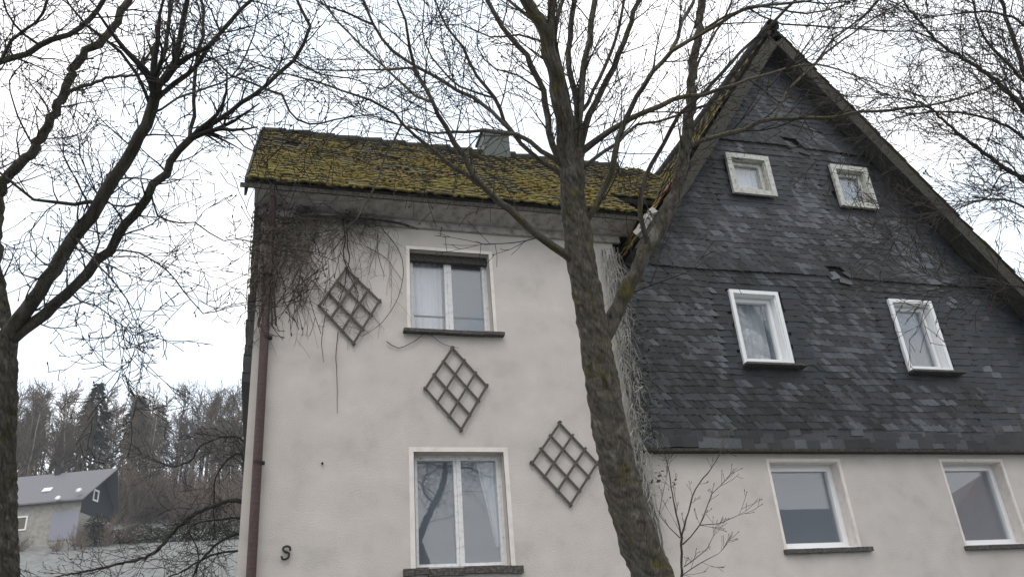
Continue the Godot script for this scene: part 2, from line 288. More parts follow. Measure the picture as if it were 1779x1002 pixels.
func make_materials() -> void:
	var g := func(a: float, tint := Color(1, 1, 1)) -> Color: return Color(a * tint.r, a * tint.g, a * tint.b)
	var warm := Color(1.04, 0.965, 0.9)
	var fine := ntex(11, 0.045, 4, 5.0)
	var grit := ntex(19, 0.09, 3, 3.0, 1024)
	var bark_n := ntex(12, 0.03, 5, 9.0)
	M.plaster = textured(ctex(1, 0.004, 7, [[0.0, g.call(0.44, warm)], [0.35, g.call(0.5, warm)], [0.65, g.call(0.52, warm)], [1.0, g.call(0.56, warm)]], 1024), grit, 0.45, 0.95, false, 0.45)
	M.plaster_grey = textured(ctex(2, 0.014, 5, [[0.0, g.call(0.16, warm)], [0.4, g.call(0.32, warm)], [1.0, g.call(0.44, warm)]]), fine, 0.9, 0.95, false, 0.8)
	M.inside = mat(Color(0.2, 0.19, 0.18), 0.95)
	M.white_paint = textured(ctex(3, 0.02, 4, [[0.0, g.call(0.62)], [0.4, g.call(0.76)], [1.0, g.call(0.8)]]), null, 0.8, 0.45)
	M.peeling = textured(ctex(4, 0.016, 5, [[0.0, Color(0.2, 0.18, 0.15)], [0.16, Color(0.3, 0.28, 0.25)], [0.22, g.call(0.62)], [0.5, g.call(0.72)], [1.0, g.call(0.78)]]), fine, 1.7, 0.6, false, 0.5)
	M.trim_paint = textured(ctex(5, 0.02, 5, [[0.0, g.call(0.58, warm)], [0.4, g.call(0.68, warm)], [1.0, g.call(0.74, warm)]]), null, 0.6, 0.8)
	M.plastic = mat(Color(0.8, 0.81, 0.82), 0.3)
	M.old_casing = textured(ctex(6, 0.02, 5, [[0.0, Color(0.2, 0.2, 0.18)], [0.35, Color(0.44, 0.44, 0.4)], [1.0, Color(0.6, 0.6, 0.56)]]), fine, 1.2, 0.7, false, 0.5)
	M.stone_sill = textured(ctex(7, 0.03, 4, [[0.0, Color(0.03, 0.03, 0.03)], [0.5, Color(0.075, 0.07, 0.065)], [1.0, Color(0.15, 0.145, 0.13)]]), fine, 1.5, 0.8)
	M.slate = textured(ctex(8, 0.02, 5, [[0.0, g.call(0.55)], [0.5, g.call(0.85)], [1.0, g.call(1.0)]]), fine, 2.2, 0.5, true, 0.6)
	M.slate_board = mat(Color(0.02, 0.02, 0.022), 0.9)
	M.tile = textured(ctex(9, 0.03, 5, [[0.0, g.call(0.4)], [0.5, g.call(0.8)], [1.0, g.call(1.0)]]), fine, 2.4, 0.95, true, 1.0)
	M.moss = mat(Color(1, 1, 1), 1.0, true)
	M.bark = textured(ctex(10, 0.02, 5, [[0.0, g.call(0.22)], [0.4, g.call(0.6)], [0.65, g.call(1.0)], [1.0, g.call(1.0)]]), bark_n, 2.6, 0.95, true, 1.3)
	M.bark.uv1_scale = Vector3(5.0, 1.1, 5.0)
	M.twig = mat(Color(1, 1, 1), 0.9, true)
	M.old_wood = textured(ctex(13, 0.025, 5, [[0.0, Color(0.02, 0.018, 0.016)], [0.5, Color(0.055, 0.05, 0.042)], [1.0, Color(0.11, 0.1, 0.08)]]), fine, 2.0, 0.9)
	M.barge = textured(ctex(14, 0.022, 5, [[0.0, Color(0.02, 0.02, 0.018)], [0.5, Color(0.045, 0.042, 0.036)], [0.8, Color(0.06, 0.06, 0.036)], [1.0, Color(0.09, 0.085, 0.06)]]), fine, 1.4, 0.9)
	M.lattice = textured(ctex(15, 0.04, 4, [[0.0, Color(0.035, 0.03, 0.025)], [0.5, Color(0.09, 0.08, 0.068)], [1.0, Color(0.17, 0.155, 0.13)]]), null, 3.0, 0.9)
	M.pipe = textured(ctex(16, 0.03, 5, [[0.0, Color(0.04, 0.026, 0.024)], [0.5, Color(0.07, 0.042, 0.039)], [1.0, Color(0.1, 0.066, 0.062)]]), null, 1.5, 0.6)
	M.zinc = mat(Color(0.22, 0.22, 0.22), 0.5)
	M.iron = mat(Color(0.03, 0.026, 0.024), 0.8)
	M.curtain = mat(Color(0.75, 0.76, 0.78), 0.95)
	M.curtain.backlight_enabled = true
	M.curtain.backlight = Color(0.4, 0.4, 0.42)
	M.glass = mat(Color(0.9, 0.95, 0.95), 0.02)
	M.glass.transparency = BaseMaterial3D.TRANSPARENCY_ALPHA
	M.glass.albedo_color = Color(0.72, 0.78, 0.84, 0.07)
	M.glass.metallic_specular = 1.0
	M.ground = textured(ctex(17, 0.02, 5, [[0.0, Color(0.1, 0.1, 0.09)], [0.5, Color(0.18, 0.185, 0.175)], [1.0, Color(0.25, 0.255, 0.245)]]), null, 0.09, 1.0)
	M.far_roof = textured(ctex(18, 0.03, 4, [[0.0, Color(0.11, 0.11, 0.12)], [1.0, Color(0.2, 0.2, 0.215)]]), null, 0.4, 0.6)
	M.far_wall = textured(ctex(20, 0.02, 5, [[0.0, Color(0.2, 0.19, 0.165)], [0.5, Color(0.3, 0.285, 0.25)], [1.0, Color(0.38, 0.365, 0.32)]]), null, 0.15, 0.95)
	M.far_dark = mat(Color(0.03, 0.032, 0.038), 0.8)
	M.far_pale = mat(Color(0.75, 0.75, 0.75), 0.5)
	M.far_shutter = mat(Color(0.14, 0.13, 0.09), 0.8)
	M.blue_wall = mat(Color(0.26, 0.26, 0.3), 0.9)
	M.pink_roof = mat(Color(0.42, 0.33, 0.31), 0.8)
	M.pink_wall = mat(Color(0.4, 0.33, 0.31), 0.9)
	M.leaf = mat(Color(1, 1, 1), 0.8, true)

# ---------------------------------------------------------------- terrain
func ground_y(x: float, z: float) -> float:
	var zs := [60.0, 0.0, -6.0, -20.0, -50.0, -80.0, -94.0, -110.0, -150.0, -190.0, -420.0]
	var hs := [0.0, 0.0, 0.7, 3.0, 8.5, 16.6, 20.7, 25.0, 39.0, 42.0, 38.0]
	var h := 0.0
	if z <= zs[10]: h = hs[10]
	else:
		for k in 10:
			if z <= zs[k] and z > zs[k + 1]:
				var t: float = (zs[k] - z) / (zs[k] - zs[k + 1])
				h = lerpf(hs[k], hs[k + 1], t)
	var far := clampf((-z - 15.0) / 60.0, 0.0, 1.0)
	return h + far * (sin(x * 0.06) * 0.5 + sin(x * 0.021 + z * 0.03) * 0.6)

# ---------------------------------------------------------------- walls with openings
# xs spans with a top line: top(x) piecewise linear; holes are [x0, x1, y0, y1]
func wall_mesh(x0: float, x1: float, y0: float, top: Array, holes: Array, z0: float, z1: float) -> MB:
	var mb := MB.new()
	var cuts := [x0, x1]
	for p in top: cuts.append(p[0])
	for h in holes: cuts.append(h[0]); cuts.append(h[1])
	cuts.sort()
	var ty := func(x: float) -> float:
		for k in top.size() - 1:
			if x >= top[k][0] - 1e-5 and x <= top[k + 1][0] + 1e-5:
				return lerpf(top[k][1], top[k + 1][1], (x - top[k][0]) / (top[k + 1][0] - top[k][0]))
		return top[0][1]
	for k in cuts.size() - 1:
		var a: float = cuts[k]
		var b: float = cuts[k + 1]
		if b - a < 1e-4: continue
		var mid := (a + b) / 2.0
		var hs := []
		for h in holes:
			if h[0] < mid and h[1] > mid: hs.append(h)
		hs.sort_custom(func(p, q): return p[2] < q[2])
		var lo := y0
		for h in hs:
			_panel(mb, a, b, lo, lo, h[2], h[2], z0, z1)
			lo = h[3]
		_panel(mb, a, b, lo, lo, ty.call(a), ty.call(b), z0, z1)
		mb.quad(Vector3(a, ty.call(a), z1), Vector3(b, ty.call(b), z1), Vector3(b, ty.call(b), z0), Vector3(a, ty.call(a), z0))
	for h in holes:
		var p := Vector3(h[0], h[2], z1)
		var q := Vector3(h[1], h[3], z1)
		var f := Vector3(0, 0, z0 - z1)
		mb.quad(Vector3(h[0], h[3], z1), Vector3(h[1], h[3], z1), Vector3(h[1], h[3], z0), Vector3(h[0], h[3], z0))
		mb.quad(p, p + f, Vector3(h[1], h[2], z0), Vector3(h[1], h[2], z1))
		mb.quad(p + f, p, Vector3(h[0], h[3], z1), Vector3(h[0], h[3], z0))
		mb.quad(Vector3(h[1], h[2], z1), Vector3(h[1], h[2], z0), q + f, q)
	for s in [[x0, -1], [x1, 1]]:
		var x: float = s[0]
		var h: float = ty.call(x)
		if s[1] < 0: mb.quad(Vector3(x, y0, z0), Vector3(x, y0, z1), Vector3(x, h, z1), Vector3(x, h, z0))
		else: mb.quad(Vector3(x, y0, z1), Vector3(x, y0, z0), Vector3(x, h, z0), Vector3(x, h, z1))
	return mb

func _panel(mb: MB, a: float, b: float, la: float, lb: float, ha: float, hb: float, z0: float, z1: float) -> void:
	mb.quad(Vector3(a, la, z1), Vector3(b, lb, z1), Vector3(b, hb, z1), Vector3(a, ha, z1))
	mb.quad(Vector3(b, lb, z0), Vector3(a, la, z0), Vector3(a, ha, z0), Vector3(b, hb, z0))

# ---------------------------------------------------------------- windows
func ring(mb: MB, x0: float, x1: float, y0: float, y1: float, w: float, z0: float, z1: float, bottom := true) -> void:
	mb.box(Vector3(x0, y0, z0), Vector3(x0 + w, y1, z1))
	mb.box(Vector3(x1 - w, y0, z0), Vector3(x1, y1, z1))
	mb.box(Vector3(x0 + w, y1 - w, z0), Vector3(x1 - w, y1, z1))
	if bottom: mb.box(Vector3(x0 + w, y0, z0), Vector3(x1 - w, y0 + w, z1))

func pane(win: Node3D, x0: float, x1: float, y0: float, y1: float, z: float, double: bool) -> void:
	var mb := MB.new()
	mb.box(Vector3(x0, y0, z - 0.004), Vector3(x1, y1, z))
	part(mb, "pane", M.glass, win)
	if double or true:
		mb = MB.new()
		mb.box(Vector3(x0, y0, z - 0.024), Vector3(x1, y1, z - 0.02))
		part(mb, "pane", M.glass, win)

func curtain(win: Node3D, x0: float, x1: float, y0: float, y1: float, z: float, waves: float, gather := 0.0) -> void:
	var mb := MB.new()
	var nx := 40
	var ny := 8
	for a in nx:
		for b in ny:
			var q := []
			for k in [[0, 0], [1, 0], [1, 1], [0, 1]]:
				var u: float = (a + k[0]) / float(nx)
				var w: float = (b + k[1]) / float(ny)
				var l := lerpf(x0, x1, gather * (1.0 - w))
				q.append(Vector3(lerpf(l, x1, u), lerpf(y0, y1, w), z + 0.025 * sin(u * waves * TAU + sin(w * 2.0) * 0.7) * (0.6 + 0.4 * sin(u * 9.0))))
			mb.quad(q[0], q[1], q[2], q[3])
	part(mb, "curtain", M.curtain, win)

# the window of an opening [x0, x1, y0, y1] whose frame stands "deep" behind plane zf
func window(house: Node3D, op: Array, zf: float, deep: float, o: Dictionary) -> Node3D:
	var win := Node3D.new()
	win.name = "window"
	house.add_child(win, true)
	win.position = -house.position
	var x0: float = op[0]
	var x1: float = op[1]
	var y0: float = op[2]
	var y1: float = op[3]
	var fm: Material = o.get("frame", M.plastic)
	var fw: float = o.get("fw", 0.05)
	var z := zf - deep
	var mb := MB.new()
	ring(mb, x0, x1, y0, y1, fw, z - 0.07, z)
	part(mb, "frame", fm, win)
	if o.has("trim"):
		var t: float = o.trim
		mb = MB.new()
		var zt: float = o.get("trim_z", 0.006)
		ring(mb, x0 - t, x1 + t, y0 - o.get("trim_b", 0.0), y1 + t, t, zf - 0.02, zf + zt, o.get("trim_b", 0.0) > 0.0)
		part(mb, "casing", o.trim_mat, win)
	if o.has("lining"):
		mb = MB.new()
		var e := 0.012
		mb.box(Vector3(x0, y0 + e, z), Vector3(x0 + e, y1 - e, zf)); mb.box(Vector3(x1 - e, y0 + e, z), Vector3(x1, y1 - e, zf))
		mb.box(Vector3(x0, y1 - e, z), Vector3(x1, y1, zf)); mb.box(Vector3(x0, y0, z), Vector3(x1, y0 + e, zf))
		part(mb, "lining", o.lining, win)
	var double: bool = o.get("double", false)
	var sw: float = o.get("sw", 0.045)
	if o.get("two", false):
		var mid := (x0 + x1) / 2.0
		var pw: float = o.get("post", 0.04)
		for s in [[x0 + fw, mid - pw / 2], [mid + pw / 2, x1 - fw]]:
			var sb := MB.new()
			ring(sb, s[0] + 0.002, s[1] - 0.002, y0 + fw + 0.002, y1 - fw - 0.002, sw, z - 0.06, z + 0.012)
			part(sb, "sash", fm, win)
			pane(win, s[0] + sw, s[1] - sw, y0 + fw + sw, y1 - fw - sw, z - 0.02, double)
			if o.has("bar"):
				var bb := MB.new()
				var by: float = lerpf(y0, y1, o.bar)
				bb.box(Vector3(s[0] + sw, by - 0.009, z - 0.05), Vector3(s[1] - sw, by + 0.009, z - 0.03))
				part(bb, "glazing_bar", M.old_wood, win)
		var pb := MB.new()
		pb.box(Vector3(mid - pw / 2, y0 + fw, z - 0.05), Vector3(mid + pw / 2, y1 - fw, z + 0.022))
		part(pb, "centre_post", fm, win)
	else:
		var sb := MB.new()
		ring(sb, x0 + fw + 0.002, x1 - fw - 0.002, y0 + fw + 0.002, y1 - fw - 0.002, sw, z - 0.06, z + 0.014)
		part(sb, "sash", fm, win)
		pane(win, x0 + fw + sw, x1 - fw - sw, y0 + fw + sw, y1 - fw - sw, z - 0.02, double)
	if o.has("sill"):
		var sl: Array = o.sill   # left over, right over, thickness, out
		mb = MB.new()
		var nseg := 10
		for k in nseg:
			var a := lerpf(x0 - sl[0], x1 + sl[1], k / float(nseg))
			var b := lerpf(x0 - sl[0], x1 + sl[1], (k + 1) / float(nseg))
			var ja: float = rng.randf_range(-1, 1) * 0.006 * o.get("rag", 0.3)
			mb.box(Vector3(a, y0 - sl[2] + ja, z - 0.02), Vector3(b, y0 - 0.002 + ja * 0.5, zf + sl[3] + ja))
		part(mb, "sill", o.get("sill_mat", M.stone_sill), win)
	return win

# ---------------------------------------------------------------- slates
func slate_mesh(kind: int, w: float, h: float, col: Color) -> ArrayMesh:
	# origin at the lower left corner of the visible field; x along the course, y up, z out of the wall
	var t := 0.007
	var pts: Array
	if kind == 0:       # scale with leaning sides and a clipped toe
		pts = [Vector2(h * 0.5, 0), Vector2(w * 0.76 + h * 0.5, 0), Vector2(w * 0.87 + h * 0.42, h * 0.16), Vector2(w * 0.87 - h * 0.5, h * 1.08), Vector2(-h * 0.5, h * 1.08)]
	else:               # plain rectangle
		pts = [Vector2(0, 0), Vector2(w * 1.08, 0), Vector2(w * 1.1, h * 0.1), Vector2(w * 1.1, h * 1.5), Vector2(0, h * 1.5)]
	var mb := MB.new()
	var f := []
	for p in pts:
		var lift: float = 0.012 * (1.0 - p.y / (h * 1.5)) + (0.016 if kind == 0 else 0.006) * ((p.x + p.y * 0.85) / w)
		f.append(Vector3(p.x, p.y, t + lift))
	for k in range(1, f.size() - 1):
		mb.tri(f[0], f[k], f[k + 1], col)
	for k in f.size():
		var a: Vector3 = f[k]
		var b: Vector3 = f[(k + 1) % f.size()]
		mb.quad(a - Vector3(0, 0, t), b - Vector3(0, 0, t), b, a, col)
	return mb.mesh()

func append_mesh(dst: MB, me: ArrayMesh, t: Transform3D) -> void:
	var a := me.surface_get_arrays(0)
	var vv: PackedVector3Array = a[Mesh.ARRAY_VERTEX]
	var nn: PackedVector3Array = a[Mesh.ARRAY_NORMAL]
	var k := dst.v.size()
	dst.v.append_array(t * vv)
	dst.n.append_array(Transform3D(t.basis.orthonormalized(), Vector3.ZERO) * nn)
	dst.c.append_array(a[Mesh.ARRAY_COLOR])
	var ii: PackedInt32Array = a[Mesh.ARRAY_INDEX]
	for q in ii: dst.i.append(q + k)

# pieces: [distance, transform, mesh]; the nearest "most" become parts, the rest one part of kind stuff
func lay(pieces: Array, called: String, rest: String, m: Material, parent: Node3D, most := 300) -> void:
	pieces.sort_custom(func(a, b): return a[0] < b[0])
	for k in mini(most, pieces.size()):
		inst(pieces[k][2], called, m, parent, pieces[k][1])
	if pieces.size() > most:
		var mb := MB.new()
		for k in range(most, pieces.size()):
			append_mesh(mb, pieces[k][2], pieces[k][1])
		stuff(part(mb, rest, m, parent))

# ---------------------------------------------------------------- roof tiles
func tile_mesh(w: float, l: float, col: Color) -> ArrayMesh:
	var mb := MB.new()
	var nx := 6
	var t := 0.022
	for k in nx:
		var u0 := k / float(nx)
		var u1 := (k + 1) / float(nx)
		var z0 := 0.007 * sin(u0 * TAU) + 0.012
		var z1 := 0.007 * sin(u1 * TAU) + 0.012
		var a := Vector3((u0 - 0.5) * w, 0, z0 + 0.03)
		var b := Vector3((u1 - 0.5) * w, 0, z1 + 0.03)
		var c := Vector3((u1 - 0.5) * w, l, z1)
		var d := Vector3((u0 - 0.5) * w, l, z0)
		mb.quad(a, b, c, d, col)
		var dz := Vector3(0, 0, -t)
		mb.quad(a + dz, b + dz, b, a, col)
	return mb.mesh()

# ---------------------------------------------------------------- trees
func smooth_limb(raw: Array, step := 0.09, wob := 0.012) -> Array:
	var m := raw.size() / 4
	var cp := []
	var cr := []
	for k in m:
		cp.append(Vector3(raw[k * 4], raw[k * 4 + 1], raw[k * 4 + 2])); cr.append(float(raw[k * 4 + 3]))
	var p := PackedVector3Array()
	var r := PackedFloat32Array()
	for k in m - 1:
		var a: Vector3 = cp[maxi(k - 1, 0)]
		var b: Vector3 = cp[k]
		var c: Vector3 = cp[k + 1]
		var d: Vector3 = cp[mini(k + 2, m - 1)]
		var seg := maxi(1, int((c - b).length() / step))
		for s in seg + (1 if k == m - 2 else 0):
			var t := s / float(seg)
			var q := b.cubic_interpolate(c, a, d, t)
			if p.size() > 0: q += Vector3(rng.randf_range(-1, 1), rng.randf_range(-1, 1), rng.randf_range(-1, 1)) * minf(wob, lerpf(cr[k], cr[k + 1], t) * 0.7)
			p.append(q)
			r.append(lerpf(cr[k], cr[k + 1], t) * rng.randf_range(0.98, 1.02))
	return [p, r]

func perp(d: Vector3) -> Vector3:
	var s := d.cross(Vector3(rng.randf_range(-1, 1), rng.randf_range(-1, 1), rng.randf_range(-1, 1)))
	return s.normalized() if s.length() > 1e-3 else d.cross(Vector3.RIGHT).normalized()

func twig(mb: MB, p: Vector3, d: Vector3, length: float, r: float, level: int, o: Dictionary) -> void:
	var seg := clampi(int(length / o.step), 2, 7)
	var pts := PackedVector3Array([p])
	var rad := PackedFloat32Array([r])
	var dirs := [d]
	var q := p
	for k in seg:
		d = (d + Vector3(rng.randf_range(-1, 1), rng.randf_range(-1, 1), rng.randf_range(-1, 1)) * o.wander + Vector3.UP * o.rise).normalized()
		q += d * length / seg
		pts.append(q); dirs.append(d)
		rad.append(maxf(r * (1.0 - 0.75 * (k + 1) / seg), o.thin))
	var col: Color = o.col * rng.randf_range(0.75, 1.25)
	mb.tube(pts, rad, 3 if r < 0.012 else 5, col)
	if o.get("bud", 0.0) > 0.0 and rng.randf() < o.bud:
		var e := q
		var s: float = o.thin * 2.3
		mb.tube(PackedVector3Array([e - d * s, e + d * s, e + d * s * 3.0]), PackedFloat32Array([s * 0.6, s, s * 0.2]), 3, col)
	if level <= 0: return
	var cnt: int = o.kids[level - 1]
	var side := perp(d)
	for k in cnt:
		var t := clampf((k + rng.randf_range(0.2, 0.9)) / cnt, 0.1, 0.98)
		var idx := clampi(int(t * seg), 0, seg - 1)
		var base := pts[idx].lerp(pts[idx + 1], t * seg - idx)
		side = -side.rotated(dirs[idx], rng.randf_range(-0.9, 0.9))
		var nd: Vector3 = (dirs[idx] as Vector3).rotated((side - dirs[idx] * side.dot(dirs[idx])).normalized(), rng.randf_range(o.ang[0], o.ang[1]))
		twig(mb, base, nd, length * rng.randf_range(0.35, 0.7) * (1.1 - 0.45 * t), maxf(rad[idx] * 0.62, o.thin), level - 1, o)

# a whole tree from its limb table; the first limb is the trunk, run down to the ground
func bare_tree(called: String, label: String, category: String, table: Array, o: Dictionary, group := "") -> Node3D:
	var raw: Array = table[0].duplicate()
	var p0 := Vector3(raw[0], raw[1], raw[2])
	var p1 := Vector3(raw[4], raw[5], raw[6])
	var dn := (p0 - p1).normalized()
	dn = (dn + Vector3(0, -0.7, 0)).normalized()
	var gy := ground_y(p0.x, p0.z)
	var base := p0 + dn * ((p0.y - gy) / maxf(-dn.y, 0.2))
	base.y = ground_y(base.x, base.z) - 0.05
	var mid := p0.lerp(base, 0.5) + Vector3(0.03, 0, 0)
	raw = [base.x, base.y, base.z, raw[3] * 1.6, mid.x, mid.y, mid.z, raw[3] * 1.12] + raw
	var root := thing(called, label, category, base, group)
	var n1 := noise(o.seed, 1.6, 3)
	for k in table.size():
		var sm := smooth_limb(raw if k == 0 else table[k], 0.03 if k == 0 else (0.05 if k < 3 else 0.1), o.get("wob", 0.012) * (0.25 if k == 0 else 1.0))
		var pts: PackedVector3Array = sm[0]
		var rad: PackedFloat32Array = sm[1]
		var mb := MB.new()
		var big := rad[0] > 0.035
		var sides := 30 if rad[0] > 0.07 else (9 if big else 6)
		mb.tube(pts, rad, sides, Color.WHITE, 0.0, true)
		for q in mb.v.size():
			var vv := mb.v[q]
			if q < pts.size() * sides:
				var rr0 := rad[q / sides]
				mb.v[q] = vv + mb.n[q] * rr0 * (n1.get_noise_3d(vv.x * 4.0, vv.y * 2.5, vv.z * 4.0) * 0.13 + n1.get_noise_3d(vv.x * 26.0, vv.y * 9.0, vv.z * 26.0) * 0.07)
			var f := n1.get_noise_3d(vv.x * 2.0, vv.y * 2.0, vv.z * 2.0)
			var f2 := n1.get_noise_3d(vv.x * 17.0 + 40.0, vv.y * 9.0, vv.z * 17.0)
			var col: Color = o.bark
			if f + f2 * 0.5 > o.moss_at: col = col.lerp(o.moss, clampf((f + f2 * 0.5 - o.moss_at) * 5.0, 0, 1))
			if f2 - f * 0.5 > o.lichen_at: col = col.lerp(o.lichen, clampf((f2 - f * 0.5 - o.lichen_at) * 9.0, 0, 0.8))
			mb.c[q] = col * (1.0 + n1.get_noise_3d(vv.x * 30.0, vv.y * 7.0, vv.z * 30.0) * 1.1)
		var limb := wpart(mb, "trunk" if k == 0 else "limb", M.bark, root)
		if k == 0 and not o.get("trunk_twigs", false): continue
		var tw := MB.new()
		var total := 0.0
		for q in pts.size() - 1: total += (pts[q + 1] - pts[q]).length()
		var cnt := int(total * o.density)
		var side := perp(pts[1] - pts[0])
		for c in cnt:
			var t := (c + rng.randf()) / cnt
			if t < o.get("bare_start", 0.12): continue
			var idx := clampi(int(t * (pts.size() - 1)), 0, pts.size() - 2)
			var d := (pts[idx + 1] - pts[idx]).normalized()
			side = -side.rotated(d, rng.randf_range(-1.0, 1.0))
			var nd := d.rotated((side - d * side.dot(d)).normalized(), rng.randf_range(o.ang[0], o.ang[1]))
			var ln: float = rng.randf_range(o.length[0], o.length[1]) * (1.15 - 0.4 * t)
			var rr := clampf(rad[idx] * 0.5, o.thin * 1.3, o.get("rmax", 0.009)) * rng.randf_range(0.7, 1.0)
			var start := pts[idx] + nd * rad[idx] * 0.6
			if start.z > -0.1 or start.x < -0.6 or o.get("free", false):
				twig(tw, start, nd, ln, rr, o.levels, o)
		var last := pts.size() - 1
		for c in 3:
			var d := (pts[last] - pts[last - 1]).normalized()
			twig(tw, pts[last], d.rotated(perp(d), rng.randf_range(0.05, 0.4)), o.length[1] * 0.9, rad[last] * 0.8, o.levels, o)
		if tw.v.size() > 0: stuff(part(tw, "twigs", M.twig, limb))
	return root

# ---------------------------------------------------------------- wall creeper strands in the facade plane
func strand(mb: MB, p: Vector3, d: Vector3, length: float, r: float, o: Dictionary, level := 1) -> void:
	var seg := maxi(4, int(length / 0.05))
	var pts := PackedVector3Array([p])
	var rad := PackedFloat32Array([r])
	for k in seg:
		d = (d + Vector3(rng.randf_range(-1, 1) * o.wander, rng.randf_range(-1, 1) * o.wander + o.fall, rng.randf_range(-1, 1) * o.wander * 0.6)).normalized()
		d.z -= (p.z - o.z) * 2.0
		d = d.normalized()
		p += d * length / seg
		p.z = clampf(p.z, 0.008 + r, o.zmax)
		p.x = maxf(p.x, -0.36)
		pts.append(p)
		rad.append(maxf(r * (1.0 - 0.7 * (k + 1) / seg), 0.0016))
		if level > 0 and rng.randf() < o.fork:
			strand(mb, p, Vector3(rng.randf_range(-1, 1), rng.randf_range(-1.2, 0.3), rng.randf_range(-0.2, 0.4)).normalized(), length * rng.randf_range(0.2, 0.5), maxf(rad[k] * 0.6, 0.0018), o, level - 1)
	mb.tube(pts, rad, 4 if r > 0.006 else 3, (o.col as Color) * rng.randf_range(0.6, 1.4))

func path_strand(mb: MB, pts2: Array, z: float, r0: float, r1: float, col: Color) -> void:
	var raw := []
	for k in pts2.size():
		var t := k / float(pts2.size() - 1)
		raw.append_array([pts2[k][0], pts2[k][1], z + rng.randf_range(-0.01, 0.02), lerpf(r0, r1, t)])
	var sm := smooth_limb(raw, 0.06, 0.008)
	mb.tube(sm[0], sm[1], 5, col)

# ================================================================ scene
func _ready() -> void:
	rng.seed = 7
	setup_view()
	make_materials()
	build_ground()
	build_wing()
	build_gable_house()
	build_wall_things()
	build_trees()
	build_background()

func setup_view() -> void:
	var cam := Camera3D.new()
	cam.name = "camera"
	cam.fov = 38.37
	cam.far = 1200.0
	cam.near = 0.05
	cam.position = Vector3(0, 1.6, 9.35)
	cam.rotation_degrees = Vector3(26.269, -17.598, -4.635)
	add_child(cam)
	cam.current = true
	var env := Environment.new()
	env.background_mode = Environment.BG_SKY
	var sky := Sky.new()
	var pm := PanoramaSkyMaterial.new()
	var n1 := noise(31, 1.0, 5)
	var im := Image.create(1024, 512, false, Image.FORMAT_RGB8)
	for y in 512:
		var el := PI * (0.5 - (y + 0.5) / 512.0)
		for x in 1024:
			var az := TAU * (x + 0.5) / 1024.0
			var dir := Vector3(cos(el) * cos(az), sin(el), cos(el) * sin(az))
			var col := Color(0.30, 0.29, 0.27)
			if el > -0.02:
				var k := 1.0 / (maxf(dir.y, 0.0) + 0.35)
				var f := n1.get_noise_3d(dir.x * k * 1.4, dir.z * k * 1.4, 3.0)
				var g := clampf(f * 1.8 + 0.45, 0.0, 1.0)
				col = Color(0.88, 0.92, 0.965).lerp(Color(0.985, 0.988, 0.995), smoothstep(0.0, 0.55, g))
			im.set_pixel(x, y, col)
	pm.panorama = ImageTexture.create_from_image(im)
	pm.energy_multiplier = 1.6
	sky.sky_material = pm
	env.sky = sky
	env.tonemap_mode = Environment.TONE_MAPPER_LINEAR
	env.tonemap_exposure = 1.0
	env.sdfgi_enabled = true
	env.ssao_enabled = true
	env.ssil_enabled = true
	env.fog_enabled = true
	env.fog_density = 0.0006
	env.fog_light_color = Color(0.86, 0.89, 0.93)
	var we := WorldEnvironment.new()
	we.environment = env
	add_child(we)
	var sun := DirectionalLight3D.new()
	sun.name = "sun"
	sun.light_energy = 0.3
	sun.light_color = Color(1.0, 0.97, 0.93)
	sun.light_angular_distance = 30.0
	sun.shadow_enabled = true
	sun.rotation_degrees = Vector3(-55, -25, 0)
	add_child(sun)

func build_ground() -> void:
	var mb := MB.new()
	var xs := []
	for k in range(-20, 21): xs.append(k * 6.0 if absi(k) <= 12 else signf(k) * (72.0 + (absi(k) - 12) * 40.0))
	var zs := [450.0, 200.0, 120.0, 60.0]
	for k in range(10, -1, -1): zs.append(k * 5.0)
	for k in range(1, 70): zs.append(-k * 3.0)
	for k in [-230.0, -280.0, -350.0, -420.0, -600.0]: zs.append(k)
	for a in zs.size() - 1:
		for b in xs.size() - 1:
			var q := []
			for k in [[0, 1], [1, 1], [1, 0], [0, 0]]:
				var x: float = xs[b + k[0]]
				var z: float = zs[a + 1 - k[1]]
				q.append(Vector3(x, ground_y(x, z), z))
			mb.quad(q[0], q[1], q[2], q[3])
	var o := part(mb, "ground", M.ground, self)
	tag(o, "pale grey green winter meadow rising towards the wooded hill", "ground", "", "structure")

# ---------------------------------------------------------------- the rendered wing with the mossy roof
const WXL := -0.25
const WXR := 4.5
const EAVE_Y := 7.49
const EAVE_Z := 0.45
const RIDGE_Y := 10.79
const RIDGE_Z := -3.0

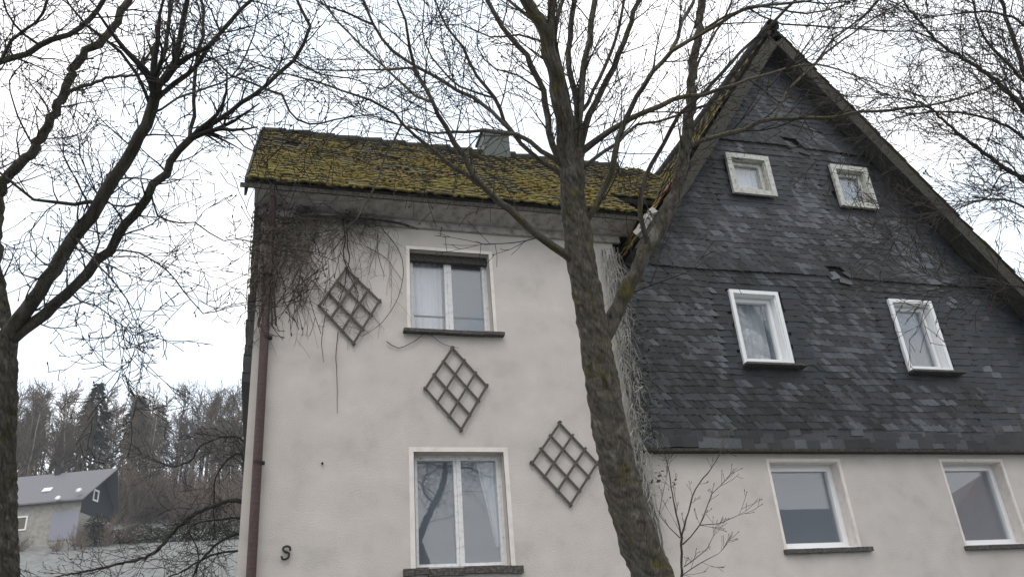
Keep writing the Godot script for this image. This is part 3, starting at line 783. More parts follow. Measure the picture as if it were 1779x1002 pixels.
func build_wing() -> void:
	var h := thing("rendered_house", "cream rendered house wing with yellow mossy tiled roof and trellises on its wall", "house", Vector3(2.1, 0, -3.0))
	var lower := [1.61, 2.69, 2.94, 4.24]
	var upper := [1.61, 2.675, 5.77, 6.93]
	var mb := wall_mesh(WXL, WXR, -0.3, [[WXL, 7.4], [WXR, 7.4]], [lower, upper], -0.35, 0.0)
	wpart(mb, "front_wall", M.plaster, h)
	mb = MB.new()
	mb.box(Vector3(WXL, -0.3, -6.0), Vector3(WXL + 0.3, 7.4, -0.351))
	_gable_tri(mb, WXL, WXL + 0.3, 7.4, RIDGE_Y - 0.15, -6.0, 0.0)
	wpart(mb, "side_wall", M.plaster, h)
	mb = MB.new()
	mb.box(Vector3(WXL + 0.3, -0.3, -6.0), Vector3(4.7, 7.4, -5.7))
	wpart(mb, "back_wall", M.plaster, h)
	for y in [2.1, 4.85, 7.2]:
		mb = MB.new()
		mb.box(Vector3(WXL + 0.3, y, -5.7), Vector3(4.7, y + 0.2, -0.351))
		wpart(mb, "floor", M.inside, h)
	mb = MB.new()
	mb.box(Vector3(WXL + 0.3, 2.3, -3.2), Vector3(4.7, 7.2, -3.1))
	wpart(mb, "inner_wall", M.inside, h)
	# cornice, soffit, rafters
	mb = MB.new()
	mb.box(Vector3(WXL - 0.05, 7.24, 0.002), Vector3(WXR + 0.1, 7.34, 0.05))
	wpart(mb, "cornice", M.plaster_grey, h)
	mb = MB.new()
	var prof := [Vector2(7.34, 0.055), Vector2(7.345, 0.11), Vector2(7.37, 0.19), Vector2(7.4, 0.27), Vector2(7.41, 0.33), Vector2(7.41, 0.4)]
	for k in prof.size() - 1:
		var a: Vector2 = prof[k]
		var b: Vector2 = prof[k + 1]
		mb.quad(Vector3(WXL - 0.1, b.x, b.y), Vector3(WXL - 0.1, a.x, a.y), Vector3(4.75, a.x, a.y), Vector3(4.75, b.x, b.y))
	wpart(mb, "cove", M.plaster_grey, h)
	mb = MB.new()
	mb.box(Vector3(-0.52, 7.40, 0.401), Vector3(4.85, 7.46, 0.425))
	wpart(mb, "eaves_board", M.old_wood, h)
	# roof
	var roof := Node3D.new()
	roof.name = "roof"
	h.add_child(roof)
	roof.position = -h.position
	var up := Vector3(0, RIDGE_Y - EAVE_Y, RIDGE_Z - EAVE_Z)
	var sl := up.length()
	up = up.normalized()
	var nr := Vector3.RIGHT.cross(up).normalized()
	mb = MB.new()
	var bt := Transform3D(Basis(Vector3.RIGHT, up, nr), Vector3(0, EAVE_Y, EAVE_Z))
	mb.box(Vector3(-0.44, 0.05, -0.07), Vector3(4.72, 1.25, -0.012), Color.WHITE, bt)
	mb.box(Vector3(-0.44, 1.25, -0.07), Vector3(7.0, sl, -0.012), Color.WHITE, bt)
	var upb := Vector3(0, RIDGE_Y - EAVE_Y, -(RIDGE_Z - EAVE_Z)).normalized()
	var bb := Transform3D(Basis(Vector3.LEFT, upb, Vector3.LEFT.cross(upb)), Vector3(0, EAVE_Y, 2.0 * RIDGE_Z - EAVE_Z))
	mb.box(Vector3(-7.0, 0.05, -0.07), Vector3(0.44, sl, -0.012), Color.WHITE, bb)
	part(mb, "roof_deck", M.old_wood, roof)
	var tones := [Color(0.07, 0.062, 0.04), Color(0.1, 0.086, 0.04), Color(0.13, 0.11, 0.036), Color(0.16, 0.128, 0.03), Color(0.17, 0.145, 0.03), Color(0.09, 0.06, 0.04), Color(0.1, 0.095, 0.08)]
	var e := 0.21
	var w := 0.2
	var meshes := []
	for c in tones: meshes.append(tile_mesh(w, e * 1.25, c))
	var nz := noise(5, 0.55, 3)
	var pieces := []
	var moss := MB.new()
	var rows := int(ceil(sl / e))
	for r in rows:
		for k in 36:
			var x := -0.42 + w * (k + 0.5)
			var s := r * e
			var p := bt * Vector3(x, s, 0)
			if x > 7.85 + (p.y - 11.6) / 1.4 + 0.25 or (p.z > -0.4 and x > 4.85): continue
			var f := nz.get_noise_2d(x * 1.3, s * 2.2) + rng.randf_range(-0.22, 0.22)
			var g := clampf(0.75 - s / sl * 0.55 + f * 0.8, 0.0, 0.99)
			if x < 0.6: g = clampf(g + 0.12, 0, 0.99)
			var tone := int(g * 5.0)
			if rng.randf() < 0.06: tone = 5 + rng.randi() % 2
			var tt := Transform3D(Basis(Vector3.RIGHT, up, nr) * Basis.from_euler(Vector3(rng.randf_range(-0.03, 0.05), rng.randf_range(-0.02, 0.02), rng.randf_range(-0.025, 0.025))), p + nr * rng.randf_range(0, 0.012))
			pieces.append([p.distance_to(Vector3(0, 1.6, 9.35)), tt, meshes[tone]])
			# cushions of moss sitting on the tile
			var amount := int(clampf(g * 9.0 - 1.0, 0, 7))
			for q in amount:
				var mp := bt * Vector3(x + rng.randf_range(-0.1, 0.1), s + rng.randf_range(-0.02, e), 0.035)
				var dome := rng.randf_range(0.015, 0.04)
				var col := Color(0.145, 0.108, 0.024).lerp(Color(0.065, 0.056, 0.018), rng.randf())
				if rng.randf() < 0.12: col = Color(0.13, 0.085, 0.025)
				cushion(moss, mp, nr, dome, col)
	lay(pieces, "tile", "far_tiles", M.tile, roof)
	stuff(part(moss, "moss_cushions", M.moss, roof))
	mb = MB.new()
	for k in 16:
		mb.tube(PackedVector3Array([Vector3(-0.44 + k * 0.42, RIDGE_Y - 0.03, RIDGE_Z), Vector3(-0.02 + k * 0.42, RIDGE_Y + rng.randf_range(-0.02, 0.01), RIDGE_Z)]), PackedFloat32Array([0.11, 0.125]), 10, Color(0.05, 0.048, 0.04), 0.0, true)
	part(mb, "ridge_tiles", M.tile, roof)
	mb = MB.new()
	for s in [-1, 1]:
		pass
	mb.box(Vector3(-0.47, 0.0, -0.2), Vector3(-0.441, sl, 0.03), Color.WHITE, bt)
	part(mb, "verge_board", M.old_wood, roof)
	# chimney
	mb = MB.new()
	mb.box(Vector3(3.52, 9.9, -3.25), Vector3(4.02, 11.14, -2.75), Color(0.1, 0.115, 0.105))
	mb.box(Vector3(3.49, 11.141, -3.28), Vector3(4.05, 11.19, -2.72), Color(0.08, 0.09, 0.085))
	mb.box(Vector3(3.58, 11.191, -3.19), Vector3(3.96, 11.24, -2.81), Color(0.06, 0.06, 0.06))
	var ch := part(mb, "chimney", M.slate, roof)
	# windows
	var lw := window(h, lower, 0.0, 0.15, {two = true, frame = M.peeling, fw = 0.03, sw = 0.032, post = 0.022, trim = 0.055, trim_mat = M.trim_paint, sill = [0.14, 0.13, 0.075, 0.07], rag = 2.5})
	curtain(lw, 2.42, 2.66, 3.2, 4.2, -0.3, 4.0, 0.8)
	var uw := window(h, upper, 0.0, 0.17, {two = true, frame = M.peeling, fw = 0.03, sw = 0.035, post = 0.022, trim = 0.045, trim_mat = M.trim_paint, bar = 0.26, sill = [0.1, 0.12, 0.045, 0.09], rag = 0.8})
	curtain(uw, 1.66, 2.08, 5.8, 6.9, -0.32, 5.0)
	mb = MB.new()
	mb.box(Vector3(1.61, 6.82, -0.16), Vector3(2.675, 6.929, -0.1))
	part(mb, "shutter_box", M.old_wood, uw)
	# slate hung on the left end, standing proud of the render
	mb = MB.new()
	for k in 22:
		var y := 5.07 + k * 0.11
		var o := rng.randf_range(-0.01, 0.012)
		mb.box(Vector3(-0.34 + o, y - 0.02, -5.9), Vector3(-0.252, y + 0.108, -0.01 + o), Color(0.035, 0.037, 0.035) * rng.randf_range(0.7, 1.5), Transform3D.IDENTITY)
	wpart(mb, "end_slates", M.slate, h)
	# downpipe
	var pipe := Node3D.new()
	pipe.name = "downpipe"
	h.add_child(pipe)
	pipe.position = -h.position
	mb = MB.new()
	mb.tube(PackedVector3Array([Vector3(-0.1, 0.0, 0.085), Vector3(-0.105, 2.9, 0.085), Vector3(-0.125, 5.74, 0.085)]), PackedFloat32Array([0.05, 0.05, 0.05]), 16, Color.WHITE, 0.0, true)
	part(mb, "pipe", M.pipe, pipe)
	mb = MB.new()
	mb.tube(PackedVector3Array([Vector3(-0.125, 5.7, 0.085), Vector3(-0.125, 6.9, 0.085), Vector3(-0.125, 7.1, 0.12), Vector3(-0.125, 7.36, 0.33)]), PackedFloat32Array([0.042, 0.042, 0.042, 0.042]), 12)
	part(mb, "upper_pipe", M.pipe, pipe)
	for y in [1.2, 4.07, 5.55]:
		mb = MB.new()
		mb.tube(PackedVector3Array([Vector3(-0.107, y, 0.085), Vector3(-0.107, y + 0.035, 0.085)]), PackedFloat32Array([0.056, 0.056]), 16, Color.WHITE, 0.0, true)
		mb.box(Vector3(-0.06, y, 0.06), Vector3(-0.035, y + 0.035, 0.1))
		mb.box(Vector3(-0.115, y, -0.02), Vector3(-0.1, y + 0.03, 0.04))
		part(mb, "bracket", M.iron, pipe)

func cushion(mb: MB, p: Vector3, nr: Vector3, r: float, col: Color) -> void:
	var s := nr.cross(Vector3(rng.randf(), 0.3, rng.randf())).normalized()
	var t := nr.cross(s)
	var k := mb.v.size()
	for a in 7:
		var g := TAU * a / 7.0
		var o := s * cos(g) + t * sin(g)
		mb.v.append(p + o * r * rng.randf_range(0.7, 1.3) - nr * 0.02); mb.n.append((o + nr * 0.2).normalized()); mb.c.append(col * 0.9)
		mb.v.append(p + o * r * 0.55 + nr * r * rng.randf_range(0.25, 0.55)); mb.n.append((o * 0.5 + nr).normalized()); mb.c.append(col)
	mb.v.append(p + nr * r * 0.7); mb.n.append(nr); mb.c.append(col * 1.1)
	for a in 7:
		var b := (a + 1) % 7
		mb.i.append_array(PackedInt32Array([k + a * 2, k + a * 2 + 1, k + b * 2, k + b * 2, k + a * 2 + 1, k + b * 2 + 1, k + a * 2 + 1, k + 14, k + b * 2 + 1]))

func _gable_tri(mb: MB, x0: float, x1: float, y0: float, y1: float, z0: float, z1: float) -> void:
	var zm := (z0 + z1) / 2.0
	for x in [x0, x1]:
		mb.tri(Vector3(x, y0, z0), Vector3(x, y0, z1), Vector3(x, y1, zm))

# ---------------------------------------------------------------- the slate gable house
const GXL := 4.5
const GXR := 11.45
const APX := 7.85
const APY := 11.52
const SLOPE := 1.4

func roof_line(x: float) -> float:
	return APY - absf(x - APX) * SLOPE

func build_gable_house() -> void:
	var h := thing("slate_gable_house", "tall gabled house hung with dark slates above a cream rendered ground floor", "house", Vector3(7.9, 0, -4.0))
	var r1 := [6.27, 7.34, 3.01, 4.13]
	var r2 := [9.02, 10.06, 2.98, 4.13]
	var s1 := [6.2, 6.88, 5.49, 6.515]
	var s2 := [8.9, 9.575, 5.47, 6.525]
	var a1 := [6.64, 7.23, 8.3, 8.87]
	var a2 := [8.54, 9.075, 8.25, 8.87]
	var yr := roof_line(GXR) - 0.1
	wpart(wall_mesh(GXL + 0.002, GXR, -0.3, [[GXL + 0.002, 4.29], [GXR, 4.29]], [r1, r2], -0.35, 0.0), "ground_floor_wall", M.plaster, h)
	var top := [[GXL, 7.2], [5.0, roof_line(5.0) - 0.1], [APX, APY - 0.12], [GXR, yr]]
	top[0][1] = roof_line(GXL) - 0.1
	var wall := wpart(wall_mesh(GXL, GXR, 4.291, top, [s1, s2, a1, a2], -0.35, 0.06), "gable_wall", M.slate_board, h)
	var mb := MB.new()
	mb.box(Vector3(GXR - 0.3, -0.3, -8.0), Vector3(GXR, yr - 0.2, -0.351))
	wpart(mb, "side_wall", M.plaster, h)
	mb = MB.new()
	mb.box(Vector3(GXL + 0.2, -0.3, -8.0), Vector3(GXL + 0.4, 6.6, -0.351))
	wpart(mb, "side_wall", M.plaster, h)
	wpart(wall_mesh(GXL, GXR, -0.3, top, [], -8.3, -8.0), "back_wall", M.plaster, h)
	for y in [2.1, 4.75, 7.3]:
		mb = MB.new()
		var x0 := maxf(GXL + 0.41, APX - (APY - y) / SLOPE + 0.45)
		var x1 := minf(GXR - 0.31, APX + (APY - y) / SLOPE - 0.45)
		mb.box(Vector3(x0, y, -8.0), Vector3(x1, y + 0.2, -0.351))
		wpart(mb, "floor", M.inside, h)
	mb = MB.new()
	mb.box(Vector3(GXL + 0.41, 2.3, -3.6), Vector3(GXR - 0.31, 6.9, -3.5))
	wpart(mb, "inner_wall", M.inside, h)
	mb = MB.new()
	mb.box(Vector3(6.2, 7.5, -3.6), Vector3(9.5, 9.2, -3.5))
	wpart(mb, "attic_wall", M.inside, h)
	# slates
	var tones := []
	for k in 12:
		var l: float = [0.032, 0.04, 0.048, 0.056, 0.066, 0.082, 0.1, 0.125, 0.155, 0.038, 0.045, 0.054][k]
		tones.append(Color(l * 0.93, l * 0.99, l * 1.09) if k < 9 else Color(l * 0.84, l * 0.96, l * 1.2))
	var hh := 0.094
	var ww := 0.1
	var sm := [[], []]
	for c in tones:
		sm[0].append(slate_mesh(0, ww, hh, c)); sm[1].append(slate_mesh(1, ww * 1.6, hh, c))
	var wide := []
	for c in tones: wide.append(slate_mesh(1, 0.2, 0.09, c * 0.7))
	var n1 := noise(21, 0.5, 3)
	var n2 := noise(22, 1.6, 2)
	var ops := [s1, s2, a1, a2]
	var pieces := []
	var y := 4.265
	var row := 0
	while y < APY - 0.3:
		var border := y < 4.46
		var zb := 0.066
		if y > 6.86: zb += 0.012
		if y > 9.22: zb += 0.015
		# the foot of each field is bell-cast
		for f0 in [4.265, 6.88, 9.24]:
			var over: float = y - f0
			if over >= -0.02 and over < 0.4: zb += 0.022 * pow(1.0 - over / 0.4, 2.0)
		var hw := (APY - 0.3 - y) / SLOPE
		var xl := maxf(GXL - 0.03, APX - hw)
		var xr := minf(GXR + 0.03, APX + hw - 0.1)
		var step := 0.2 if border else ww
		var x := xl - rng.randf() * step
		while x < xr:
			var px := x
			var kind := 0
			var dark := false
			var blocked := false
			for o in ops:
				var lo: float = o[0] - 0.07
				var hi: float = o[1] + 0.07
				if y > o[2] - 0.16 and y < o[3] + 0.02 and px + step * 0.75 > lo and px < hi - 0.02: blocked = true
				elif y > o[2] - 0.3 and y < o[3] + 0.16 and px > lo - 0.28 and px < hi + 0.3:
					kind = 1; dark = true
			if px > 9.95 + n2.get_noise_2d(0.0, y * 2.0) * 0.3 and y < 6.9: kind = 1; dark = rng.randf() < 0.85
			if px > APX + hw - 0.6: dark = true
			var gap := absf(y - 6.93) < 0.07 and absf(px - 7.98) < 0.14 or absf(y - 9.27) < 0.06 and absf(px - 7.85) < 0.2 and rng.randf() < 0.7
			var adv := step * (1.6 if kind == 1 and not border else 1.0)
			if not blocked and not gap and px > xl - 0.05:
				var f := n1.get_noise_2d(px, y * 1.3) * 0.45 + n2.get_noise_2d(px, y) * 0.3 + 0.38 + 0.16 * sin(clampf((px - 5.0) / 5.0, 0.0, 1.0) * PI) + rng.randf_range(-0.42, 0.42)
				var idx := int(clampf(f, 0, 0.99) * 9.0)
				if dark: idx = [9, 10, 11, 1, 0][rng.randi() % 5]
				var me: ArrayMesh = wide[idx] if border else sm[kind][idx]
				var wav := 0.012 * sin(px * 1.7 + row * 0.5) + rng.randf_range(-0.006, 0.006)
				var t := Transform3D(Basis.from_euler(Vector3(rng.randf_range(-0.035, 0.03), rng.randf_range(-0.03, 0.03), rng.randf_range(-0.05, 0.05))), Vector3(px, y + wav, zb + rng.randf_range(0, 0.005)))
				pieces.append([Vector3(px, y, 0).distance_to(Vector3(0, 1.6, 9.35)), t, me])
			x += adv * rng.randf_range(0.9, 1.1)
		y += 0.09 if y < 4.46 else hh
		row += 1
	# slipped slates at the break of the gable
	for s in [[7.93, 6.83, 0.35, 8], [8.06, 6.8, -0.25, 6], [7.8, 9.2, 0.5, 4], [7.96, 9.15, -0.3, 3]]:
		pieces.append([9.0, Transform3D(Basis.from_euler(Vector3(-0.25, 0.1, s[2])).scaled(Vector3(1.2, 1.0, 1.0)), Vector3(s[0], s[1], 0.115)), sm[1][s[3]]])
	lay(pieces, "slate", "far_slates", M.slate, wall)
	# timber ledges under each slate field
	mb = MB.new()
	mb.box(Vector3(GXL - 0.04, 4.225, -0.001), Vector3(GXR + 0.05, 4.262, 0.13))
	wpart(mb, "foot_batten", M.barge, h)
	# roof
	var roof := Node3D.new()
	roof.name = "roof"
	h.add_child(roof)
	roof.position = -h.position
	var zf := 0.42
	var tones2 := [Color(0.05, 0.045, 0.035), Color(0.1, 0.085, 0.035), Color(0.18, 0.14, 0.035), Color(0.22, 0.17, 0.035), Color(0.24, 0.12, 0.05), Color(0.09, 0.08, 0.07)]
	var w := 0.235
	var e := 0.3
	var tm := []
	for c in tones2: tm.append(tile_mesh(w, e * 1.25, c))
	for side: int in [-1, 1]:
		var bottom_x := 4.62 if side < 0 else 11.95
		var run := absf(bottom_x - APX)
		var sl := run * sqrt(1 + SLOPE * SLOPE)
		var up := Vector3(-side, SLOPE, 0).normalized()
		var right := Vector3(0, 0, -side)
		var nr := right.cross(up).normalized()
		var org := Vector3(bottom_x, roof_line(bottom_x) - 0.02, 0)
		var bt := Transform3D(Basis(right, up, nr), org)
		# in tile space x runs along right: front verge at z = zf
		var xf: float = -side * zf
		var xb: float = -side * -8.5
		mb = MB.new()
		mb.box(Vector3(minf(xf, xb), 0, -0.13), Vector3(maxf(xf, xb), sl, -0.02), Color.WHITE, bt)
		part(mb, "roof_deck", M.barge, roof)
		mb = MB.new()
		mb.box(Vector3(minf(xf, xf - side * 0.035), -0.03, -0.22), Vector3(maxf(xf, xf - side * 0.035), sl - 0.02, -0.015), Color.WHITE, bt)
		part(mb, "barge_board", M.barge, roof)
		# soffit boards under the overhang
		for k in 2:
			mb = MB.new()
			var z0 := zf - 0.005 - k * 0.15
			mb.box(Vector3(minf(-side * z0, -side * (z0 - 0.14)), 0, -0.16), Vector3(maxf(-side * z0, -side * (z0 - 0.14)), sl, -0.132), Color.WHITE, bt)
			part(mb, "soffit_board", M.barge, roof)
		var field := Node3D.new()
		field.name = "tiled_slope"
		roof.add_child(field, true)
		var ps := []
		var nz := noise(6 + side, 0.6, 3)
		for r in int(sl / e):
			for k in 37:
				var x: float = -side * (zf + 0.05 - w * (k + 0.5))
				var s := r * e
				var p := bt * Vector3(x, s, 0)
				var g := clampf(0.5 + nz.get_noise_2d(k * 0.5, s * 1.5) + rng.randf_range(-0.25, 0.25), 0, 0.99)
				var tone := int(g * 4.0)
				if k < 2 and s < 1.5 and side < 0: tone = 4 if rng.randf() < 0.7 else 3
				elif rng.randf() < 0.1: tone = 5
				var tt := Transform3D(Basis(right, up, nr) * Basis.from_euler(Vector3(rng.randf_range(-0.03, 0.05), rng.randf_range(-0.02, 0.02), rng.randf_range(-0.03, 0.03))), p + nr * rng.randf_range(0, 0.012))
				ps.append([float(k) + r * 0.01, tt, tm[tone]])
		lay(ps, "tile", "far_tiles", M.tile, field, 54)
	mb = MB.new()
	for k in 20:
		mb.tube(PackedVector3Array([Vector3(APX, APY + 0.02, zf + 0.06 - k * 0.42), Vector3(APX, APY + 0.035, zf - 0.36 - k * 0.42)]), PackedFloat32Array([0.12, 0.11]), 10, Color(0.05, 0.05, 0.048), 0.0, true)
	part(mb, "ridge_tiles", M.tile, roof)
	mb = MB.new()
	for k in 5:
		mb.box(Vector3(-0.05, -0.03, -0.05), Vector3(0.05, 0.06, 0.05), Color.WHITE, Transform3D(Basis.from_euler(Vector3(rng.randf(), rng.randf(), 0.9 + rng.randf() * 0.3)), Vector3(4.72 + k * 0.06, 7.18 + k * 0.085, zf + 0.02)))
	part(mb, "verge_mortar", M.plaster_grey, roof)
	# windows
	for op in [r1, r2]:
		var wn := window(h, op, 0.0, 0.17, {double = true, fw = 0.045, sw = 0.05, trim = 0.03, trim_mat = M.trim_paint, lining = M.trim_paint, sill = [0.05, 0.16, 0.055, 0.06], rag = 0.4})
		mb = MB.new()
		mb.box(Vector3(op[0] + 0.02, op[2] + 0.004, -0.169), Vector3(op[1] - 0.02, op[2] + 0.04, -0.1))
		part(mb, "sill_profile", M.plastic, wn)
	for op in [s1, s2]:
		var wn := window(h, op, 0.1, 0.11, {double = true, fw = 0.03, sw = 0.045, trim = 0.055, trim_z = 0.03, trim_b = 0.05, trim_mat = M.plastic, lining = M.plastic})
		mb = MB.new()
		mb.box(Vector3(op[0] - 0.07, op[2] - 0.085, 0.06), Vector3(op[1] + 0.2, op[2] - 0.055, 0.22))
		part(mb, "sill", M.stone_sill, wn)
		if op == s1: curtain(wn, op[0] + 0.04, op[1] - 0.04, op[2], op[3], -0.25, 6.0)
	for op in [a1, a2]:
		var wn := window(h, op, 0.15, 0.08, {fw = 0.03, sw = 0.05, trim = 0.085, trim_z = 0.03, trim_b = 0.085, trim_mat = M.old_casing, lining = M.old_casing, frame = M.old_casing})
		if op == a1: curtain(wn, op[0] + 0.04, op[1] - 0.04, op[2], op[3], -0.1, 4.0)

# ---------------------------------------------------------------- trellises, creepers, iron on the wall
func build_wall_things() -> void:
	var tr := [
		[[0.80, 6.58], [1.23, 6.14], [0.91, 5.54], [0.48, 6.03], "brown wooden diamond trellis overgrown by dry creeper, left of upper window"],
		[[2.12, 5.56], [2.54, 5.06], [2.18, 4.48], [1.75, 5.0], "brown wooden diamond trellis hanging between the upper and lower window"],
		[[3.43, 4.62], [3.88, 4.1], [3.46, 3.58], [3.01, 4.1], "brown wooden diamond trellis beside the leaning tree trunk"]]
	for t in tr:
		var a := Vector3(t[0][0], t[0][1], 0.03)
		var b := Vector3(t[1][0], t[1][1], 0.03)
		var c := Vector3(t[2][0], t[2][1], 0.03)
		var d := Vector3(t[3][0], t[3][1], 0.03)
		var o := thing("trellis", t[4], "trellis", Vector3(c.x, c.y, 0.0), "diamond trellises on the wall")
		for k in 4:
			var f := lerpf(0.02, 0.98, k / 3.0)
			for q in [[a.lerp(d, f), b.lerp(c, f), 0.0], [a.lerp(b, f), d.lerp(c, f), 0.013]]:
				var mb := MB.new()
				var dr: Vector3 = (q[1] - q[0]).normalized() * 0.015
				var off := Vector3(rng.randf_range(-0.004, 0.004), rng.randf_range(-0.004, 0.004), q[2])
				mb.bar(q[0] - dr + off, q[1] + dr + off, rng.randf_range(0.026, 0.032), 0.012, Vector3(0, 0, 1))
				wpart(mb, "slat", M.lattice, o)
		for q in [a, b, c, d]:
			var mb := MB.new()
			mb.tube(PackedVector3Array([Vector3(q.x, q.y, -0.01), Vector3(q.x, q.y, 0.05)]), PackedFloat32Array([0.006, 0.007]), 6, Color.WHITE, 0.0, true)
			wpart(mb, "nail", M.iron, o)
	# iron wall anchor like a curled S, with a rust run below it
	var ir := thing("wall_anchor", "small curled black iron anchor fixed low on the rendered wall by the downpipe", "wall anchor", Vector3(0.23, 3.08, 0))
	var raw := []
	for p in [[0.275, 3.165], [0.27, 3.2], [0.24, 3.213], [0.205, 3.2], [0.205, 3.17], [0.235, 3.155], [0.262, 3.14], [0.262, 3.105], [0.235, 3.082], [0.2, 3.085], [0.19, 3.115]]:
		raw.append_array([p[0], p[1], 0.03, 0.011])
	var sm := smooth_limb(raw, 0.01, 0.0)
	var im := MB.new()
	im.tube(sm[0], sm[1], 8, Color.WHITE, 0.0, true)
	wpart(im, "curl", M.iron, ir)
	im = MB.new()
	im.tube(PackedVector3Array([Vector3(0.235, 3.155, -0.02), Vector3(0.235, 3.155, 0.03)]), PackedFloat32Array([0.012, 0.012]), 8, Color.WHITE, 0.0, true)
	wpart(im, "shank", M.iron, ir)
	var nl := thing("wall_nail", "tiny rusty nail in the rendered wall above the iron anchor", "nail", Vector3(0.58, 4.1, 0))
	im = MB.new()
	im.tube(PackedVector3Array([Vector3(0.58, 4.1, -0.02), Vector3(0.58, 4.1, 0.03)]), PackedFloat32Array([0.006, 0.014]), 8, Color.WHITE, 0.0, true)
	wpart(im, "shaft", M.iron, nl)
	# dry creeper under the eaves
	var cr := thing("dry_creeper", "leafless brown creeper tangled under the eaves at the left corner", "creeper", Vector3(0.0, 5.2, 0.1))
	var wood := Color(0.055, 0.045, 0.036)
	var mb := MB.new()
	for k in 5:
		path_strand(mb, [[-0.2 + k * 0.05, 5.7], [-0.16 + k * 0.03, 6.2], [-0.2 + k * 0.07, 6.7], [-0.1 + k * 0.06, 7.1], [0.3 + k * 0.15, 7.25], [0.9 + k * 0.16, 7.3 - k * 0.02], [1.5 + k * 0.05, 7.26 - k * 0.03]], 0.09 + k * 0.012, 0.013, 0.006, wood * rng.randf_range(0.8, 1.4))
	path_strand(mb, [[0.74, 7.28], [0.78, 7.0], [0.76, 6.75], [0.8, 6.55], [0.78, 6.3], [0.72, 6.1]], 0.05, 0.012, 0.005, wood)
	path_strand(mb, [[0.82, 7.28], [0.8, 6.95], [0.84, 6.7], [0.82, 6.5], [0.95, 6.2], [0.86, 5.9]], 0.06, 0.01, 0.004, wood)
	wpart(mb, "stems", M.bark, cr)
	mb = MB.new()
	var o1 := {wander = 0.55, fall = -0.12, z = 0.09, zmax = 0.24, fork = 0.2, col = Color(0.125, 0.1, 0.078)}
	for k in 165:
		strand(mb, Vector3(-0.3 + 0.75 * pow(rng.randf(), 1.5), rng.randf_range(6.2, 7.35), rng.randf_range(0.03, 0.18)), Vector3(rng.randf_range(-0.5, 0.5), rng.randf_range(-1, 0.3), 0).normalized(), rng.randf_range(0.3, 0.8), rng.randf_range(0.003, 0.008), o1)
	for k in 75:
		strand(mb, Vector3(rng.randf_range(0.2, 1.3), rng.randf_range(7.05, 7.34), rng.randf_range(0.05, 0.16)), Vector3(rng.randf_range(-1, 1), rng.randf_range(-0.5, 0.2), 0).normalized(), rng.randf_range(0.25, 0.6), rng.randf_range(0.003, 0.005), o1)
	for k in 50:
		strand(mb, Vector3(rng.randf_range(-0.32, -0.1), rng.randf_range(5.6, 6.6), rng.randf_range(0.04, 0.14)), Vector3(rng.randf_range(-0.3, 0.3), -1, 0).normalized(), rng.randf_range(0.2, 0.5), 0.004, o1)
	stuff(wpart(mb, "tangle", M.twig, cr))
	mb = MB.new()
	for c in 36:
		var cx := -0.3 + 0.7 * pow(rng.randf(), 1.4)
		var cy := rng.randf_range(6.25, 7.35)
		if c > 27:
			cx = rng.randf_range(0.2, 1.6); cy = rng.randf_range(7.1, 7.36)
		for q in 26:
			leaf(mb, Vector3(cx, cy, 0.1) + Vector3(rng.randfn() * 0.055, rng.randfn() * 0.07, absf(rng.randfn()) * 0.05), rng.randf_range(0.012, 0.026), Color(0.06, 0.047, 0.036) * rng.randf_range(0.5, 1.6))
	stuff(wpart(mb, "withered_leaves", M.leaf, cr))
	mb = MB.new()
	var o2 := {wander = 0.22, fall = -0.1, z = 0.03, zmax = 0.12, fork = 0.1, col = Color(0.09, 0.075, 0.06)}
	for k in 34:
		strand(mb, Vector3(rng.randf_range(0.1, 1.5), rng.randf_range(6.7, 7.25), 0.06), Vector3(rng.randf_range(-0.5, 0.6), -1, 0).normalized(), rng.randf_range(0.3, 0.9), rng.randf_range(0.0025, 0.004), o2)
	for k in 14:
		strand(mb, Vector3(rng.randf_range(0.05, 0.4), rng.randf_range(6.2, 6.6), 0.06), Vector3(rng.randf_range(-0.4, 0.3), -1, 0).normalized(), rng.randf_range(0.4, 0.9), 0.0035, o2)
	for k in 46:
		strand(mb, Vector3(rng.randf_range(0.55, 1.15), rng.randf_range(5.75, 6.5), 0.05), Vector3(rng.randf_range(-1, 1), rng.randf_range(-1, 0.5), 0).normalized(), rng.randf_range(0.15, 0.4), 0.003, o2)
	for s in [[[0.58, 6.0], [0.55, 5.8], [0.53, 5.55], [0.56, 5.3]], [[0.72, 5.7], [0.7, 5.4], [0.72, 5.1], [0.73, 4.68]], [[1.25, 7.2], [1.45, 6.9], [1.52, 6.6], [1.45, 6.2], [1.25, 5.85], [1.0, 5.65], [0.92, 5.7]], [[1.3, 5.6], [1.45, 5.52], [1.65, 5.62], [1.8, 5.72], [2.0, 5.6], [2.2, 5.55]], [[0.15, 6.4], [0.2, 6.0], [0.17, 5.7]], [[1.2, 7.1], [1.2, 6.8], [1.28, 6.5]], [[1.05, 6.9], [1.3, 6.75], [1.5, 6.45]]]:
		path_strand(mb, s, 0.03, 0.006, 0.003, wood * 1.2)
	stuff(wpart(mb, "hanging_strands", M.twig, cr))
	# pale dead creeper on the strip of wall behind the trunk
	var pc := thing("dead_climber", "pale grey dead climber on the wall strip between tree trunk and slates", "creeper", Vector3(4.35, 0.0, 0.1))
	mb = MB.new()
	for k in 6:
		path_strand(mb, [[4.38 + k * 0.03, 0.0], [4.42 - k * 0.02, 1.5], [4.36 + k * 0.03, 3.0], [4.4 - k * 0.01, 4.5], [4.34 + k * 0.03, 5.8], [4.3 + k * 0.04, 7.1]], 0.05 + k * 0.02, 0.016, 0.008, Color(0.2, 0.19, 0.17))
	wpart(mb, "stems", M.bark, pc)
	mb = MB.new()
	var o3 := {wander = 0.5, fall = -0.1, z = 0.14, zmax = 0.3, fork = 0.2, col = Color(0.42, 0.41, 0.38)}
